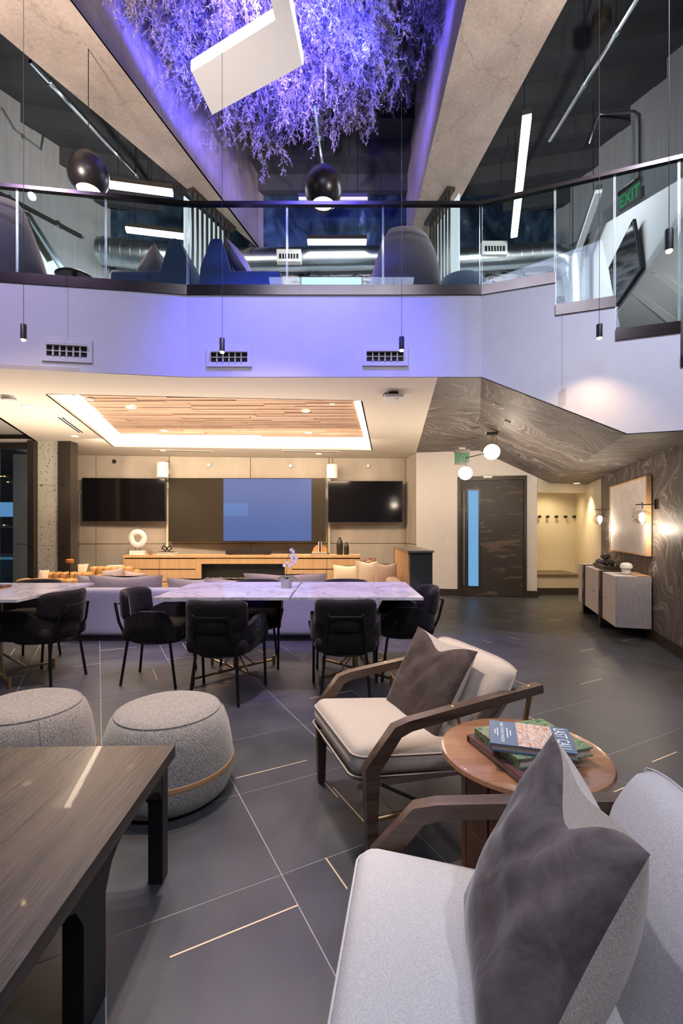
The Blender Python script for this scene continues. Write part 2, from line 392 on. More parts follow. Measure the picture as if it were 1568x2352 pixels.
M['linen'] = fabric('linen', (.50,.43,.37), (.66,.59,.52), 330, .5)
M['boucle'] = fabric('cream_boucle', (.44,.37,.31), (.56,.49,.42), 300, .4)
M['boucle_w'] = fabric('pale_boucle', (.47,.46,.47), (.62,.61,.62), 300, .4)
M['otto'] = fabric('ottoman_tweed', (.13,.115,.105), (.46,.43,.40), 260, .7)
M['sofa'] = fabric('sofa_grey', (.20,.20,.215), (.36,.35,.37), 190, .5)
M['cush'] = fabric('cushion_grey', (.20,.17,.18), (.38,.33,.33), 220, .4)
M['cream_pillow'] = fabric('cream_pillow', (.52,.42,.30), (.72,.60,.44), 220, .3)
M['beige_pillow'] = fabric('beige_pillow', (.36,.25,.18), (.50,.36,.27), 220, .3)
M['rust'] = fabric('rust_pillow', (.20,.09,.04), (.32,.16,.08), 200, .3)
M['pinkish'] = fabric('pink_pillow', (.40,.30,.28), (.58,.46,.43), 200, .3)
M['leather'] = plain('tan_leather', (.50,.26,.09), .38, var=.2, scale=6, bs=.15, bscale=90)
M['tanband'] = plain('leather_band', (.50,.27,.12), .5)
M['blue_sofa'] = fabric('blue_upholstery', (.045,.075,.13), (.09,.14,.22), 160, .4)
M['mauve'] = fabric('mauve_upholstery', (.16,.13,.15), (.25,.21,.22), 160, .3)
M['paper'] = plain('paper_edge', (.62,.50,.42), .8, var=.1, scale=90)
M['foliage'] = plain('dried_foliage', (.30,.26,.33), .8, var=.4, scale=3)
M['foliage_d'] = plain('dried_foliage_dark', (.16,.17,.13), .8, var=.3, scale=3)
M['green'] = plain('leaf_green', (.03,.10,.04), .4)
M['led_white'] = emit('led_tube', (.85,.93,1), 9)
M['led_warm'] = emit('cove_led', (1,.80,.60), 46)
M['down'] = emit('downlight_lens', (1,.78,.52), 14)
M['globe'] = emit('opal_globe', (1,.86,.74), 4.2)
M['bulb'] = emit('filament', (1,.84,.66), 26)
M['pend_glow'] = emit('pendant_lens', (1,.80,.55), 9)
M['pin_glow'] = emit('pin_lens', (1,.70,.36), 40)
M['blue_led'] = emit('garden_strip', (.42,.46,1), 5)
M['screen_blue'] = emit('screen_blue', (.045,.105,.33), .95)
M['screen_blue2'] = emit('screen_blue_light', (.055,.15,.42), .95)
M['screen_dark'] = plain('screen_off', (.024,.018,.010), .9)
M['tv'] = plain('tv_glass', (.006,.005,.006), .10)
M['door_glass'] = emit('lit_door_glass', (.15,.38,.68), .95)
M['monitor'] = emit('monitor', (.18,.42,1), 2.5)
M['exit_green'] = emit('exit_letters', (.0,.32,.09), 1.0)
M['night'] = plain('night_facade', (.012,.018,.035), .3)

# special materials -------------------------------------------------
m, nt, b = nm('slate_tile'); v = coords(nt, (1,1,1)); oi = add(nt, 'ShaderNodeObjectInfo')
n1 = noise(nt, v, 2.2, 7, .6, .6); n2 = noise(nt, v, 60, 3)
c1 = ramp(nt, n1.outputs[0], [(.3, (.038,.041,.048)), (.7, (.068,.072,.082))])
c2 = ramp(nt, oi.outputs['Random'], [(0, (.82,.82,.84)), (1, (1,1,1))])
nt.links.new(mixc(nt, 1.0, c1, c2, 'MULTIPLY'), b.inputs['Base Color'])
nt.links.new(ramp(nt, n1.outputs[0], [(.3, (.36,)*3), (.7, (.50,)*3)]), b.inputs['Roughness'])
bump(nt, b, n2.outputs[0], .10, .002); M['tile'] = m
m, nt, b = nm('ceiling_plank'); v = coords(nt, (.05,1,1)); oi = add(nt, 'ShaderNodeObjectInfo'); n1 = noise(nt, v, 40, 5)
c1 = ramp(nt, n1.outputs[0], [(.3, (.46,.31,.23)), (.7, (.62,.46,.36))]); c2 = ramp(nt, oi.outputs['Random'], [(0, (.74,.70,.66)), (1, (1,1,1))])
nt.links.new(mixc(nt, 1.0, c1, c2, 'MULTIPLY'), b.inputs['Base Color']); setp(b, Roughness=.6); M['ceil_wood'] = m
m, nt, b = nm('mottled_navy_wall'); n1 = noise(nt, coords(nt, (1,1,.6)), 1.6, 6, .6, 1.6)
nt.links.new(ramp(nt, n1.outputs[0], [(.40, (.010,.022,.045)), (.60, (.045,.085,.13)), (.74, (.22,.32,.40))]), b.inputs['Base Color']); setp(b, Roughness=.28); M['navy_wall'] = m
m, nt, b = nm('brick_mural'); v = coords(nt, (1,1,1), rot=(R(90),0,0)); n0 = noise(nt, coords(nt, (1.0,1,3.5)), 2.8, 4, .7, .7)
nt.links.new(ramp(nt, n0.outputs[0], [(.40, (.55,.56,.58)), (.53, (.62,.63,.65)), (.54, (.02,.02,.03)), (.62, (.02,.02,.03)), (.63, (.5,.5,.52))], 'CONSTANT'), b.inputs['Base Color']); setp(b, Roughness=.8); M['mural'] = m
m, nt, b = nm('charred_door'); n0 = noise(nt, coords(nt, (.6,1,3.2)), 1.5, 6, .7, .4); n1 = noise(nt, coords(nt), 30, 3)
nt.links.new(ramp(nt, n0.outputs[0], [(.30, (.12,.085,.065)), (.42, (.10,.07,.055)), (.44, (.032,.025,.022)), (.60, (.040,.030,.027)), (.62, (.10,.095,.085)), (.66, (.04,.033,.03))]), b.inputs['Base Color'])
setp(b, Roughness=.5); bump(nt, b, n1.outputs[0], .2, .004); M['door'] = m
m, nt, b = nm('abstract_canvas'); n0 = noise(nt, coords(nt), 2.6, 9, .68, 1.0)
nt.links.new(ramp(nt, n0.outputs[0], [(.30, (.30,.24,.21)), (.40, (.56,.50,.47)), (.6, (.66,.60,.57)), (.75, (.60,.54,.51))]), b.inputs['Base Color']); setp(b, Roughness=.7); M['canvas'] = m
m, nt, b = nm('credenza_lacquer'); n0 = noise(nt, coords(nt, (1,1,.2)), 60, 3)
nt.links.new(ramp(nt, n0.outputs[0], [(.35, (.56,.50,.48)), (.65, (.66,.61,.60))]), b.inputs['Base Color']); setp(b, Roughness=.55); M['credenza'] = m
def photo_cover(name, stops, sc):
    m, nt, b = nm(name); n0 = noise(nt, coords(nt, sc), 9, 6, .75, .4)
    nt.links.new(ramp(nt, n0.outputs[0], stops, 'LINEAR'), b.inputs['Base Color']); setp(b, Roughness=.3); return m
M['cover_floral'] = photo_cover('floral_cover', [(.3, (.01,.02,.01)), (.45, (.05,.12,.05)), (.52, (.25,.38,.22)), (.58, (.02,.03,.02)), (.66, (.65,.25,.35)), (.75, (.8,.75,.75))], (6,6,6))
M['cover_shelves'] = photo_cover('shelf_cover', [(.3, (.05,.07,.12)), (.42, (.45,.20,.12)), (.5, (.75,.62,.5)), (.58, (.15,.12,.2)), (.66, (.8,.78,.72)), (.8, (.5,.3,.15))], (9,3,9))
M['cover_blue'] = plain('book_blue', (.10,.155,.25), .35)
M['cover_plum'] = plain('book_plum', (.10,.045,.05), .35)

# ================================================================== SETTING
ZC = 2.8                                # lower ceiling
K1 = Vector((-1.530, 4.600, 0)); K2 = Vector((1.385, 4.600, 0)); L0 = Vector((-6.6, 3.86, 0))
RD = Vector((.939, -.344, 0)).normalized()
def fr(t): return K2 + RD*t
WR = lambda y, off=0: 3.39 + .2945*(y-4.612) + off          # papered right wall
U = Vector((.2825, .959, 0)).normalized()
# ---- floor
TH = R(27.7); TA = Vector((math.cos(TH), math.sin(TH), 0)); TB = Vector((-math.sin(TH), math.cos(TH), 0)); TS = .592; A0 = .020; B0 = 1.65
fl = shell('floor')
mb = MB(); mb.bx((-9, -4.5, -.2), (7, 10.8, -.0012)); mb.build('floor_slab', M['grout'], fl, smooth=False)
def tile_mesh():
    mb = MB(); h = TS/2-.0022; mb.box((0,0,-.004), (2*h, 2*h, .008)); return mb
proto_tile = None; ntile = 0; tiles = []
for i in range(-26, 26):
    for k in range(-26, 26):
        c = TA*(A0+TS*(i+.5)) + TB*(B0+TS*(k+.5))
        if c.x < -8 or c.x > 6.5 or c.y < -4 or c.y > 10.2: continue
        tiles.append(((i, k), c))
vis = [t for t in tiles if t[1].y > .7 and abs(t[1].x) < .76*t[1].y+.45 and t[1].y < 9.6 and t[1].x < WR(t[1].y)+.3]
vis.sort(key=lambda t: t[1].y); vis = vis[:290]; vs_ = set(t[0] for t in vis)
for (i, k), c in vis:
    if proto_tile is None:
        proto_tile = tile_mesh().build('floor_tile', M['tile'], fl, bevel=.001, smooth=False); o = proto_tile
    else: o = proto_tile.copy(); C.objects.link(o)
    o.location = c; o.rotation_euler = (0, 0, TH)
far = MB(); nf = 0
for (i, k), c in tiles:
    if (i, k) in vs_: continue
    far.box((c.x, c.y, -.004), (TS-.0045, TS-.0045, .008), TH)
o = far.build('tile_field', M['tile'], fl, smooth=False); o['kind'] = 'stuff'
# brass inlay strips let into the tiles: (axis, a0, b0, a1, b1) in tile axes
inl = [('a', .193, 1.487, .612), ('b', .796, 1.472, 1.65), ('b', 1.045, 1.76, 2.08), ('a', .637, 2.394, 1.04)]
rnd = random.Random(3)
for (i, k), c in vis:
    a = A0+TS*i; bb = B0+TS*k; r = rnd.random()
    if c.y < 2.0: continue
    if r < .30: f = rnd.uniform(.2, .8); L = rnd.uniform(.25, .62); s0 = 0 if rnd.random() < .5 else TS-L*TS; inl.append(('a', a+s0, bb+TS*f, a+s0+L*TS))
    elif r < .48: f = rnd.uniform(.2, .8); L = rnd.uniform(.25, .6); s0 = 0 if rnd.random() < .5 else TS-L*TS; inl.append(('b', a+TS*f, bb+s0, bb+s0+L*TS))
for ax, p, q, r_ in inl[:120]:
    mb = MB()
    if ax == 'a': a = TA*p+TB*q; b_ = TA*r_+TB*q
    else: a = TA*p+TB*q; b_ = TA*p+TB*r_
    c = (a+b_)/2; d = (b_-a); mb.box((c.x, c.y, .0002), (d.length, .006, .0024), math.atan2(d.y, d.x))
    mb.build('brass_inlay', M['inlay'], fl, smooth=False)

# ---- lower ceiling with coffer hole
def ceil_part(pts, name, mat, z, th=.04, parent=None):
    mb = MB(); mb.prism([Vector((p[0], p[1], z)) for p in pts], (0,0,th)); return mb.build(name, mat, parent, smooth=False)
CF = [(-3.29, 5.19), (.225, 5.457), (.575, 8.88), (-4.165, 8.505)]
cl = shell('ceiling')
A1 = (.954, 4.61); A2 = (1.474, 9.163)
LB0 = (-4.1, 3.9); LB1 = (-5.27, 7.97)
k1, k2 = (K1.x, K1.y+.01), (K2.x, K2.y+.012)
def lerp(a, b_, t): return (a[0]+(b_[0]-a[0])*t, a[1]+(b_[1]-a[1])*t)
ceil_part([(-3.9, 4.24), k1, (.0, 4.61), CF[1], CF[0]], 'ceiling_panel', M['ceil'], ZC, parent=cl)
ceil_part([(0, 4.61), A1, A2, (1.4, 9.95), CF[2], CF[1]], 'ceiling_panel', M['ceil'], ZC, parent=cl)
ceil_part([CF[2], (1.4, 9.95), (-6.2, 9.95), (-6.2, 7.97), CF[3]], 'ceiling_panel', M['ceil'], ZC, parent=cl)
ceil_part([(-6.2, 7.97), (-5.27, 7.97), (-3.9, 4.24), CF[0], CF[3]], 'ceiling_panel', M['ceil'], ZC, parent=cl)
ceil_part([(-5.27, 7.97), (-3.9, 4.24), (-3.86, 4.25), (-5.23, 7.97)], 'ceiling_edge', M['white'], ZC-.0, .16, cl)
ceil_part([(-8.6, 3.5), (-3.9, 3.5), (-3.9, 4.24), (-5.27, 7.97), (-5.27, 8.4), (-8.6, 8.4)], 'raised_panel', M['white'], 2.94, .04, cl)
# coffer sides, lid, LED strip, planks
cf = shell('trim_1')
for i in range(4):
    a, b_ = CF[i], CF[(i+1) % 4]; mb = MB(); d = Vector((b_[0]-a[0], b_[1]-a[1], 0)); n = Vector((d.y, -d.x, 0)).normalized()*.02
    mb.prism([Vector((a[0], a[1], ZC)), Vector((b_[0], b_[1], ZC)), Vector((b_[0], b_[1], ZC+.27)), Vector((a[0], a[1], ZC+.27))], n)
    mb.build('coffer_side', M['white'], cf, smooth=False)
ceil_part([(-4.3, 5.0), (.7, 5.0), (.7, 9.0), (-4.3, 9.0)], 'coffer_lid', M['white'], ZC+.27, .03, cf)
cx_, cy_ = -1.66, 7.0
def inset(p, d):
    return (p[0]+(d if p[0] < cx_ else -d), p[1]+(d if p[1] < cy_ else -d))
for i in range(4):
    a, b_ = inset(CF[i], .03), inset(CF[(i+1) % 4], .03); a2, b2 = inset(CF[i], .10), inset(CF[(i+1) % 4], .10)
    mb = MB(); mb.prism([Vector((*a, ZC+.255)), Vector((*b_, ZC+.255)), Vector((*b2, ZC+.255)), Vector((*a2, ZC+.255))], (0,0,.01))
    mb.build('cove_led_strip', M['led_warm'], cf, smooth=False)
rnd = random.Random(5)
def edge_x(y, left):
    (x0, y0), (x1, y1) = (CF[0], CF[3]) if left else (CF[1], CF[2])
    return x0+(x1-x0)*(y-y0)/(y1-y0)
y = 5.36; W_ = .092
while y < 8.68:
    xl = edge_x(y, True)+.13; xr = edge_x(y, False)-.13; x = xl; yy0 = y
    while x < xr-.05:
        L = rnd.uniform(.9, 1.9) if x > xl else rnd.uniform(.3, 1.6); x2 = min(xr, x+L)
        if xr-x2 < .25: x2 = xr
        ymax = 8.505+(x+4.165)*.079-.08; ymin = 5.19+(x+3.29)*.076+.06
        if y+W_ < ymax and y > ymin:
            mb = MB(); dz = rnd.choice((0, .012, .024)); mb.bx((x+.002, y, ZC+.215-dz), (x2-.002, y+W_-.006, ZC+.245)); mb.build('wood_plank', M['ceil_wood'], cf, smooth=False)
        x = x2
    y += W_
# slot diffusers and fittings in the ceiling
def slot(px0, py0, px1, py1, label):
    a, b_ = atz(px0, py0, ZC), atz(px1, py1, ZC); d = b_-a; t = thing('slot_diffuser', label, 'air vent', (a+b_)/2-Vector((0,0,.004)), math.atan2(d.y, d.x)); L = d.length
    mb = MB(); mb.bx((-L/2-.02, -.05, 0), (L/2+.02, .05, .006)); mb.build('frame', M['plate'], t, smooth=False)
    for s in (-1, 1): mb = MB(); mb.bx((-L/2, s*.022-.012, -.002), (L/2, s*.022+.012, .0035)); mb.build('slot', M['black'], t, smooth=False)
slot(138, 958, 186, 993, 'twin-slot linear air diffuser beside the left edge of the lit coffer')
slot(355, 1034, 486, 1037, 'narrow linear air diffuser above the left wall television')
slot(650, 1035.5, 775, 1038.5, 'narrow linear air diffuser in front of the right white speaker')
def downlight(px, py, z, label, power=26, lit=True, spot=95, r=.05, colr=WARM2):
    p = atz(px, py, z); t = thing('recessed_downlight', label, 'downlight', p-Vector((0,0,.006)), 0, 'recessed ceiling downlights')
    mb = MB(); mb.lathe([(r*1.0, 0), (r*1.32, 0), (r*1.32, .006), (r*1.0, .006), (r*1.0, 0)], n=20, cap=False); mb.build('trim_ring', M['plate'], t)
    mb = MB(); mb.lathe([(0, .001), (r, .001), (r, .004), (0, .004)], n=20); mb.build('lens', M['down'] if lit else M['plate'], t)
    if lit and power: lamp('downlight_beam', 'SPOT', (p.x, p.y, z-.03), power*3.2, colr, (p.x, p.y, 0), .04, spot=spot, blend=.8)
DL = [(62, 933, ZC, 'warm downlight near the ceiling smoke detector at far left', 24), (172, 1001.5, ZC, 'warm downlight just above the concrete pier', 22),
      (374, 1034, ZC, 'warm downlight in front of the left white speaker', 22), (732, 1042, ZC, 'warm downlight in front of the right white speaker', 22),
      (300, 936, ZC+.19, 'warm downlight in the timber coffer, front left', 30), (702, 944, ZC+.19, 'warm downlight in the timber coffer, front right', 30),
      (377, 989, ZC+.19, 'warm downlight in the timber coffer, rear left', 24), (708, 994, ZC+.19, 'warm downlight in the timber coffer, rear right', 24)]
for px, py, z, l, pw in DL: downlight(px, py, z, l, pw)
def disc_thing(name, label, cat, p, r, h, mat='plate', axis=None, group=None):
    t = thing(name, label, cat, p, 0, group); mb = MB(); mb.lathe([(0, -h), (r*.8, -h), (r, -h*.45), (r, 0), (0, 0)], n=24); mb.build('housing', M[mat], t)
    mb = MB(); mb.lathe([(r*.82, -h*.70), (r*1.0, -h*.62), (r*1.0, -h*.55), (r*.82, -h*.5)], n=24); mb.build('band', M['gap'], t)
    mb = MB(); mb.box((r*.3, -r*.2, -h-.001), (r*.3, .006, .003)); mb.build('indicator', M['black'], t, smooth=False); return t
disc_thing('smoke_detector', 'round white smoke detector on the ceiling at the far left', 'smoke detector', atz(20, 911, ZC), .075, .045)
disc_thing('ceiling_sensor', 'small white disc sensor at the left of the timber coffer', 'sensor', atz(208, 916, ZC+.2), .045, .02)
disc_thing('ceiling_sensor', 'small white disc sensor at the right end of the timber coffer', 'sensor', atz(763, 926, ZC+.2), .045, .02)
t = thing('wireless_access_point', 'white rounded access point on black bracket under the white ceiling', 'access point', atz(903, 902, ZC))
mb = MB(); mb.soft((0,0,-.055), (.21,.21,.035), .016, 4); mb.build('housing', M['plate'], t)
mb = MB(); mb.box((0,.0,-.02), (.10,.10,.04)); mb.build('bracket', M['black'], t, bevel=.004)
mb = MB(); mb.tube([(-.05,0,-.01), (-.09,0,-.005), (-.11,.02,-.02), (-.09,.03,-.04)], .005, 6); mb.build('cable', M['black'], t)
mb = MB(); mb.box((.03,-.03,-.0735), (.05,.008,.002)); mb.build('indicator', M['gap'], t, smooth=False)

# ---- marbled soffit A (flat), B (sloping under the stair), C (landing)
C2 = (2.656, 8.937); R1 = (2.565, 4.168); R2 = (3.878, 8.65); ZL = 2.147
so = shell('ceiling_soffit')
ceil_part([A1, k2, C2, A2], 'papered_panel', M['swirl'], ZC, .04, so)
mb = MB(); mb.prism([(K2.x, K2.y+.012, ZC), (R1[0], R1[1]+.012, ZL), (R2[0], R2[1], ZL), (C2[0], C2[1], ZC)], (0,0,.04)); mb.build('papered_slope', M['swirl'], so, smooth=False)
mb = MB(); mb.prism([(R1[0], R1[1]+.012, ZL), (4.3, 3.545, ZL), (WR(4.612)+.1, 4.612, ZL), (WR(8.95)+.15, 8.95, ZL), (R2[0], R2[1], ZL)], (0,0,.04)); mb.build('papered_panel', M['swirl'], so, smooth=False)
# ring fittings in the slope
for px, py, r_, lab, mt in ((1144, 932, .055, 'unlit white ring downlight in the sloping marbled soffit', 'plate'), (1166, 967, .035, 'small recessed disc in the sloping marbled soffit near the globe lamps', 'swirl')):
    k = (px-CX)/F; q = (CY-py)/F; e1 = Vector((R1[0]-K2.x, R1[1]-K2.y, ZL-ZC)); e2 = Vector((C2[0]-K2.x, C2[1]-K2.y, 0)); n = e1.cross(e2).normalized()
    d = Vector((k, 1, q)); o_ = Vector((0,0,H)); tt = (Vector((K2.x, K2.y, ZC))-o_).dot(n)/d.dot(n); p = o_+d*tt
    if n.z > 0: n = -n
    th_ = thing('ring_fitting', lab, 'downlight', p+n*.003); rot = Vector((0,0,-1)).rotation_difference(n).to_matrix().to_4x4()
    mb = MB(); mb.lathe([(r_*1.2, 0), (r_*1.2, -.005), (r_, -.005), (r_, 0)], n=24, cap=False); mb.build('trim_ring', M['plate'] if mt == 'plate' else M['gap'], th_, M=rot)
    mb = MB(); mb.lathe([(0, -.001), (r_*.98, -.001), (r_*.98, .004), (0, .004)], n=24); mb.build('lens', M['swirl'], th_, M=rot)
lamp('soffit_fill', 'SPOT', (2.0, 5.2, 1.9), 22, WARM2, (2.35, 6.1, 2.7), .08, spot=80, blend=1)  # spot in mid-air, no fixture, added to brighten the marbled soffit
downlight(1324, 1109.5, ZL, 'glowing downlight in the marbled soffit before the coat niche', 30, colr=WARM)

# ---- balcony fascia (3 folded planes) and railing
def fascia(name, pts2, nrm, th=.14):
    mb = MB(); mb.prism(pts2, nrm*th); return struct(mb.build(name, M['fascia'], None, smooth=False))
ZT = 3.613
fascia('wall_balcony_left', [(L0.x, L0.y, ZC+.004), (K1.x, K1.y, ZC+.004), (K1.x, K1.y, ZT), (L0.x, L0.y, ZT)], Vector((-.14, .99, 0)))
fascia('wall_balcony_middle', [(K1.x, K1.y, ZC+.004), (K2.x, K2.y, ZC+.004), (K2.x, K2.y, ZT), (K1.x, K1.y, ZT)], Vector((0, 1, 0)))
ts1, ts2, ts3 = .669, 1.164, 1.657; tr1 = 1.257
P = lambda t, z: Vector((fr(t).x, fr(t).y, z))
fascia('wall_balcony_right', [P(0,ZC+.006), P(tr1,ZL+.006), P(3.0,ZL+.006), P(3.0,2.70), P(ts3,2.70), P(ts3,3.0), P(ts2,3.0), P(ts2,3.305), P(ts1,3.305), P(ts1,ZT), P(0,ZT)], Vector((.344,.939,0)))
rail = thing('glass_railing', 'frameless glass balustrade with bronze shoe and handrail along the balcony and stair', 'railing', (0, 4.6, 3.6))
def shoe(a, b_, z, h=.10):
    d = (b_-a).normalized(); n = Vector((d.y, -d.x, 0)); mb = MB()
    o0 = n*.012; mb.prism([Vector((a.x, a.y, z))+o0, Vector((b_.x, b_.y, z))+o0, Vector((b_.x, b_.y, z))-n*.09, Vector((a.x, a.y, z))-n*.09], (0,0,h)); mb.build('base_shoe', M['bronze'], rail, world=True, bevel=.002)
shoe(L0, K1, ZT); shoe(K1, K2, ZT); shoe(K2, fr(ts1), ZT); shoe(fr(ts1), fr(ts2), 3.305); shoe(fr(ts2), fr(ts3), 3.0); shoe(fr(ts3), fr(3.0), 2.70)
ZR = 4.535
def pane(a, b_, z0, z1=ZR-.01):
    d = (b_-a).normalized(); n = Vector((d.y, -d.x, 0)); g = .006; a2 = a+d*g-n*.035; b2 = b_-d*g-n*.035; mb = MB()
    mb.prism([Vector((a2.x, a2.y, z0)), Vector((b2.x, b2.y, z0)), Vector((b2.x, b2.y, z1)), Vector((a2.x, a2.y, z1))], n*.012)
    o = mb.build('glass_panel', M['glass_tint'], rail, world=True, smooth=False)
    for q in (a2, b2):
        mb = MB(); mb.box((q.x, q.y, (z0+z1)/2), (.004, .014, z1-z0), math.atan2(d.y, d.x)); mb.build('glass_edge', M['galv'], rail, world=True, smooth=False)
def onseg(a, b_, px):
    k = (px-CX)/F; d = b_-a; t = (k*a.y-a.x)/(d.x-k*d.y); return a+d*t
LL = [L0, onseg(L0, K1, -190), onseg(L0, K1, 35), onseg(L0, K1, 240), K1]
for a, b_ in zip(LL, LL[1:]): pane(a, b_, ZT+.05)
MMd = [K1, onseg(K1, K2, 658), onseg(K1, K2, 880), K2]
for a, b_ in zip(MMd, MMd[1:]): pane(a, b_, ZT+.05)
pane(K2, fr(ts1), ZT+.05); pane(fr(ts1), fr(ts2), 3.36); pane(fr(ts2), fr(ts3), 3.05); pane(fr(ts3), fr(2.4), 2.75)
mb = MB()
hr = [L0, K1, K2, fr(2.6)]
mb.rect_sweep([Vector((p.x, p.y+.03, ZR)) for p in hr], .035, .05, (0,0,1)); mb.build('handrail', M['bronze'], rail, world=True, bevel=.004)
# upper floor slab
mb = MB(); mb.prism([(L0.x, L0.y+.14, 2.86), (K1.x, K1.y+.14, 2.86), (1.1, K2.y+.14, 2.86), (1.55, 9.9, 2.86), (-8, 9.9, 2.86), (-8, 4.2, 2.86)], (0,0,.0))
mb2 = MB(); mb2.prism([(L0.x, L0.y+.15, 3.56), (K1.x, K1.y+.15, 3.56), (K2.x+.05, K2.y+.13, 3.56), fr(ts1)+Vector((.06,.12,3.56)), (3.9, 9.9, 3.56), (-8, 9.9, 3.56), (-8, 4.2, 3.56)], (0,0,.05)); struct(mb2.build('floor_upper', M['deck'], None, smooth=False)); mb.bm.free()
mb = MB(); mb.prism([fr(ts2)+Vector((.05,.14,2.5)), (4.6, 3.6, 2.5), (5.6, 9.5, 2.5), (3.95, 9.5, 2.5)], (0,0,.05)); struct(mb.build('floor_landing', M['deck'], None, smooth=False))

# ---- air grilles on the fascia
def grille(px0, py0, px1, py1, seg, label):
    a, b_ = seg; cxp = (px0+px1)/2; p = onseg(a, b_, cxp); d = (b_-a).normalized()
    e0, e1 = onseg(a, b_, px0), onseg(a, b_, px1); w = (e1-e0).length; z1 = H-((py0)-CY)/F*p.y; z0 = H-(py1-CY)/F*p.y
    t = thing('supply_grille', label, 'air vent', Vector((p.x, p.y, z0))+Vector((d.y,-d.x,0))*.004, math.atan2(d.y, d.x)); h = z1-z0
    mb = MB(); bw = w*.10
    for s in ((-w/2,0,-w/2+bw,h),(w/2-bw,0,w/2,h),(-w/2+bw,0,w/2-bw,h*.22),(-w/2+bw,h*.80,w/2-bw,h)): mb.bx((s[0],-.014,s[1]), (s[2],0,s[3]))
    mb.build('frame', M['fascia'], t, smooth=False)
    mb = MB(); mb.bx((-w/2+bw,-.003,h*.22), (w/2-bw,.0,h*.8)); mb.build('duct_opening', M['black'], t, smooth=False)
    n = 6; x0 = -w/2+bw; ww = w-2*bw
    for i in range(1, n): mb = MB(); mb.bx((x0+ww*i/n-.006,-.022,h*.22), (x0+ww*i/n+.006,-.003,h*.68)); mb.build('vane', M['plate'], t, smooth=False)
    mb = MB(); mb.bx((x0,-.024,h*.43), (x0+ww,-.006,h*.46)); mb.build('cross_vane', M['plate'], t, smooth=False)
    mb = MB(); mb.hull8([(x0,-.003,h*.70),(x0+ww,-.003,h*.70),(x0+ww,.0,h*.72),(x0,.0,h*.72),(x0,-.05,h*.68),(x0+ww,-.05,h*.68),(x0+ww,-.0,h*.82),(x0,-.0,h*.82)]); mb.build('top_flap', M['plate'], t, smooth=False)
grille(97, 780, 213, 832, (L0, K1), 'white six-bay air grille on the left fold of the balcony fascia')
grille(475, 797, 579, 843, (K1, K2), 'white six-bay air grille at the left of the middle fascia')
grille(831, 796, 936, 841, (K1, K2), 'white six-bay air grille at the right of the middle fascia')

# ---- back concrete wall with recessed joints
wb = shell('wall_back')
BW = [Vector((-6.6, 9.32, 0)), Vector((-1.91, 9.75, 0)), Vector((1.36, 9.87, 0)), Vector((1.46, 9.20, 0))]
mb = MB()
for a, b_ in zip(BW, BW[1:]):
    d = (b_-a).normalized(); n = Vector((-d.y, d.x, 0)); mb.prism([Vector((*a.xy, 0))+n*.03, Vector((*b_.xy, 0))+n*.03, Vector((*b_.xy, ZC))+n*.03, Vector((*a.xy, ZC))+n*.03], n*.2)
mb.build('joint_backing', M['gap'], wb, smooth=False)
def panels(a, b_, cuts):
    d = (b_-a); L = d.length; d = d.normalized(); n = Vector((-d.y, d.x, 0)); cs = [0]+cuts+[L]
    for s0, s1 in zip(cs, cs[1:]):
        for z0, z1 in ((0, .985), (.985, ZC)):
            g = .006; p = a+d*(s0+g); q = a+d*(s1-g); mb = MB()
            mb.prism([Vector((p.x, p.y, z0+g)), Vector((q.x, q.y, z0+g)), Vector((q.x, q.y, z1-g)), Vector((p.x, p.y, z1-g))], n*.04); mb.build('concrete_panel', M['conc'], wb, smooth=False, bevel=.004)
panels(BW[0], BW[1], [1.6, 3.05]); panels(BW[1], BW[2], [1.65]); panels(BW[2], BW[3], [])
# tie-hole discs
for px, py, r_, mt, lab in ((262, 1060, .035, 'gap', None), (480, 1068, .04, 'plate', 1), (667, 1070, .04, 'plate', 2), (845, 1070, .04, 'plate', 3)):
    seg = (BW[0], BW[1]) if px < 575 else (BW[1], BW[2]); p = onseg(*seg, px); z = H-(py-CY)/F*p.y; rot = Matrix.Rotation(R(90), 4, 'X')
    if lab is None:
        mb = MB(); mb.lathe([(r_*1.3, 0), (r_, .02), (r_*.5, .02), (r_*.4, .012), (0, .012)], n=18, M=rot); o = mb.build('tie_hole', M['gap'], wb); o.location = (p.x, p.y, z)
    else:
        t = thing('wall_disc', ('round white wall cap right of the left speaker', 'round white wall cap above the blue screen', 'round white wall cap above the right television')[lab-1], 'wall disc', (p.x, p.y, z))
        mb = MB(); mb.lathe([(r_, 0), (r_, .015), (r_*.9, .022), (0, .024)], n=20, M=rot); mb.build('cap', M['plate'], t); mb = MB(); mb.lathe([(r_*1.15, 0), (r_*1.15, .006), (r_, .006)], n=20, M=rot); mb.build('rim', M['gap'], t)

# ---- door wall (folded top), door, baseboards
DW0 = Vector((1.474, 9.163, 0)); DD = Vector((1, -.191, 0)).normalized(); dang = math.atan2(DD.y, DD.x)
def dws(px):
    k = (px-CX)/F; return (9.163*k-1.474)/(DD.x-k*DD.y)
def dwz(px, py): return H-(py-CY)/F*(9.163+DD.y*dws(px))
s0, s1 = dws(1050.5), dws(1209); zd = dwz(1130, 1094); se = dws(1233); sc2 = (Vector((*C2, 0))-DW0).dot(DD)
ztop = lambda s: ZC if s < sc2 else max(ZL, ZC-(s-sc2)*.523)
wf = shell('wall_far', DW0, dang)
def wpoly(pts, name='plaster_panel', mat='white', th=.12, par=None):
    mb = MB(); mb.prism([(x, 0, z) for x, z in pts], (0, th, 0)); return mb.build(name, M[mat], par or wf, smooth=False)
wpoly([(0,0), (s0,0), (s0,ZC), (0,ZC)]); wpoly([(s0,zd), (s1,zd), (s1,ztop(s1)+.03), (sc2,ZC+.02), (s0,ZC)]); wpoly([(s1,0), (se,0), (se,ztop(se)+.03), (s1,ztop(s1)+.03)])
bbm = M['steel_dark']
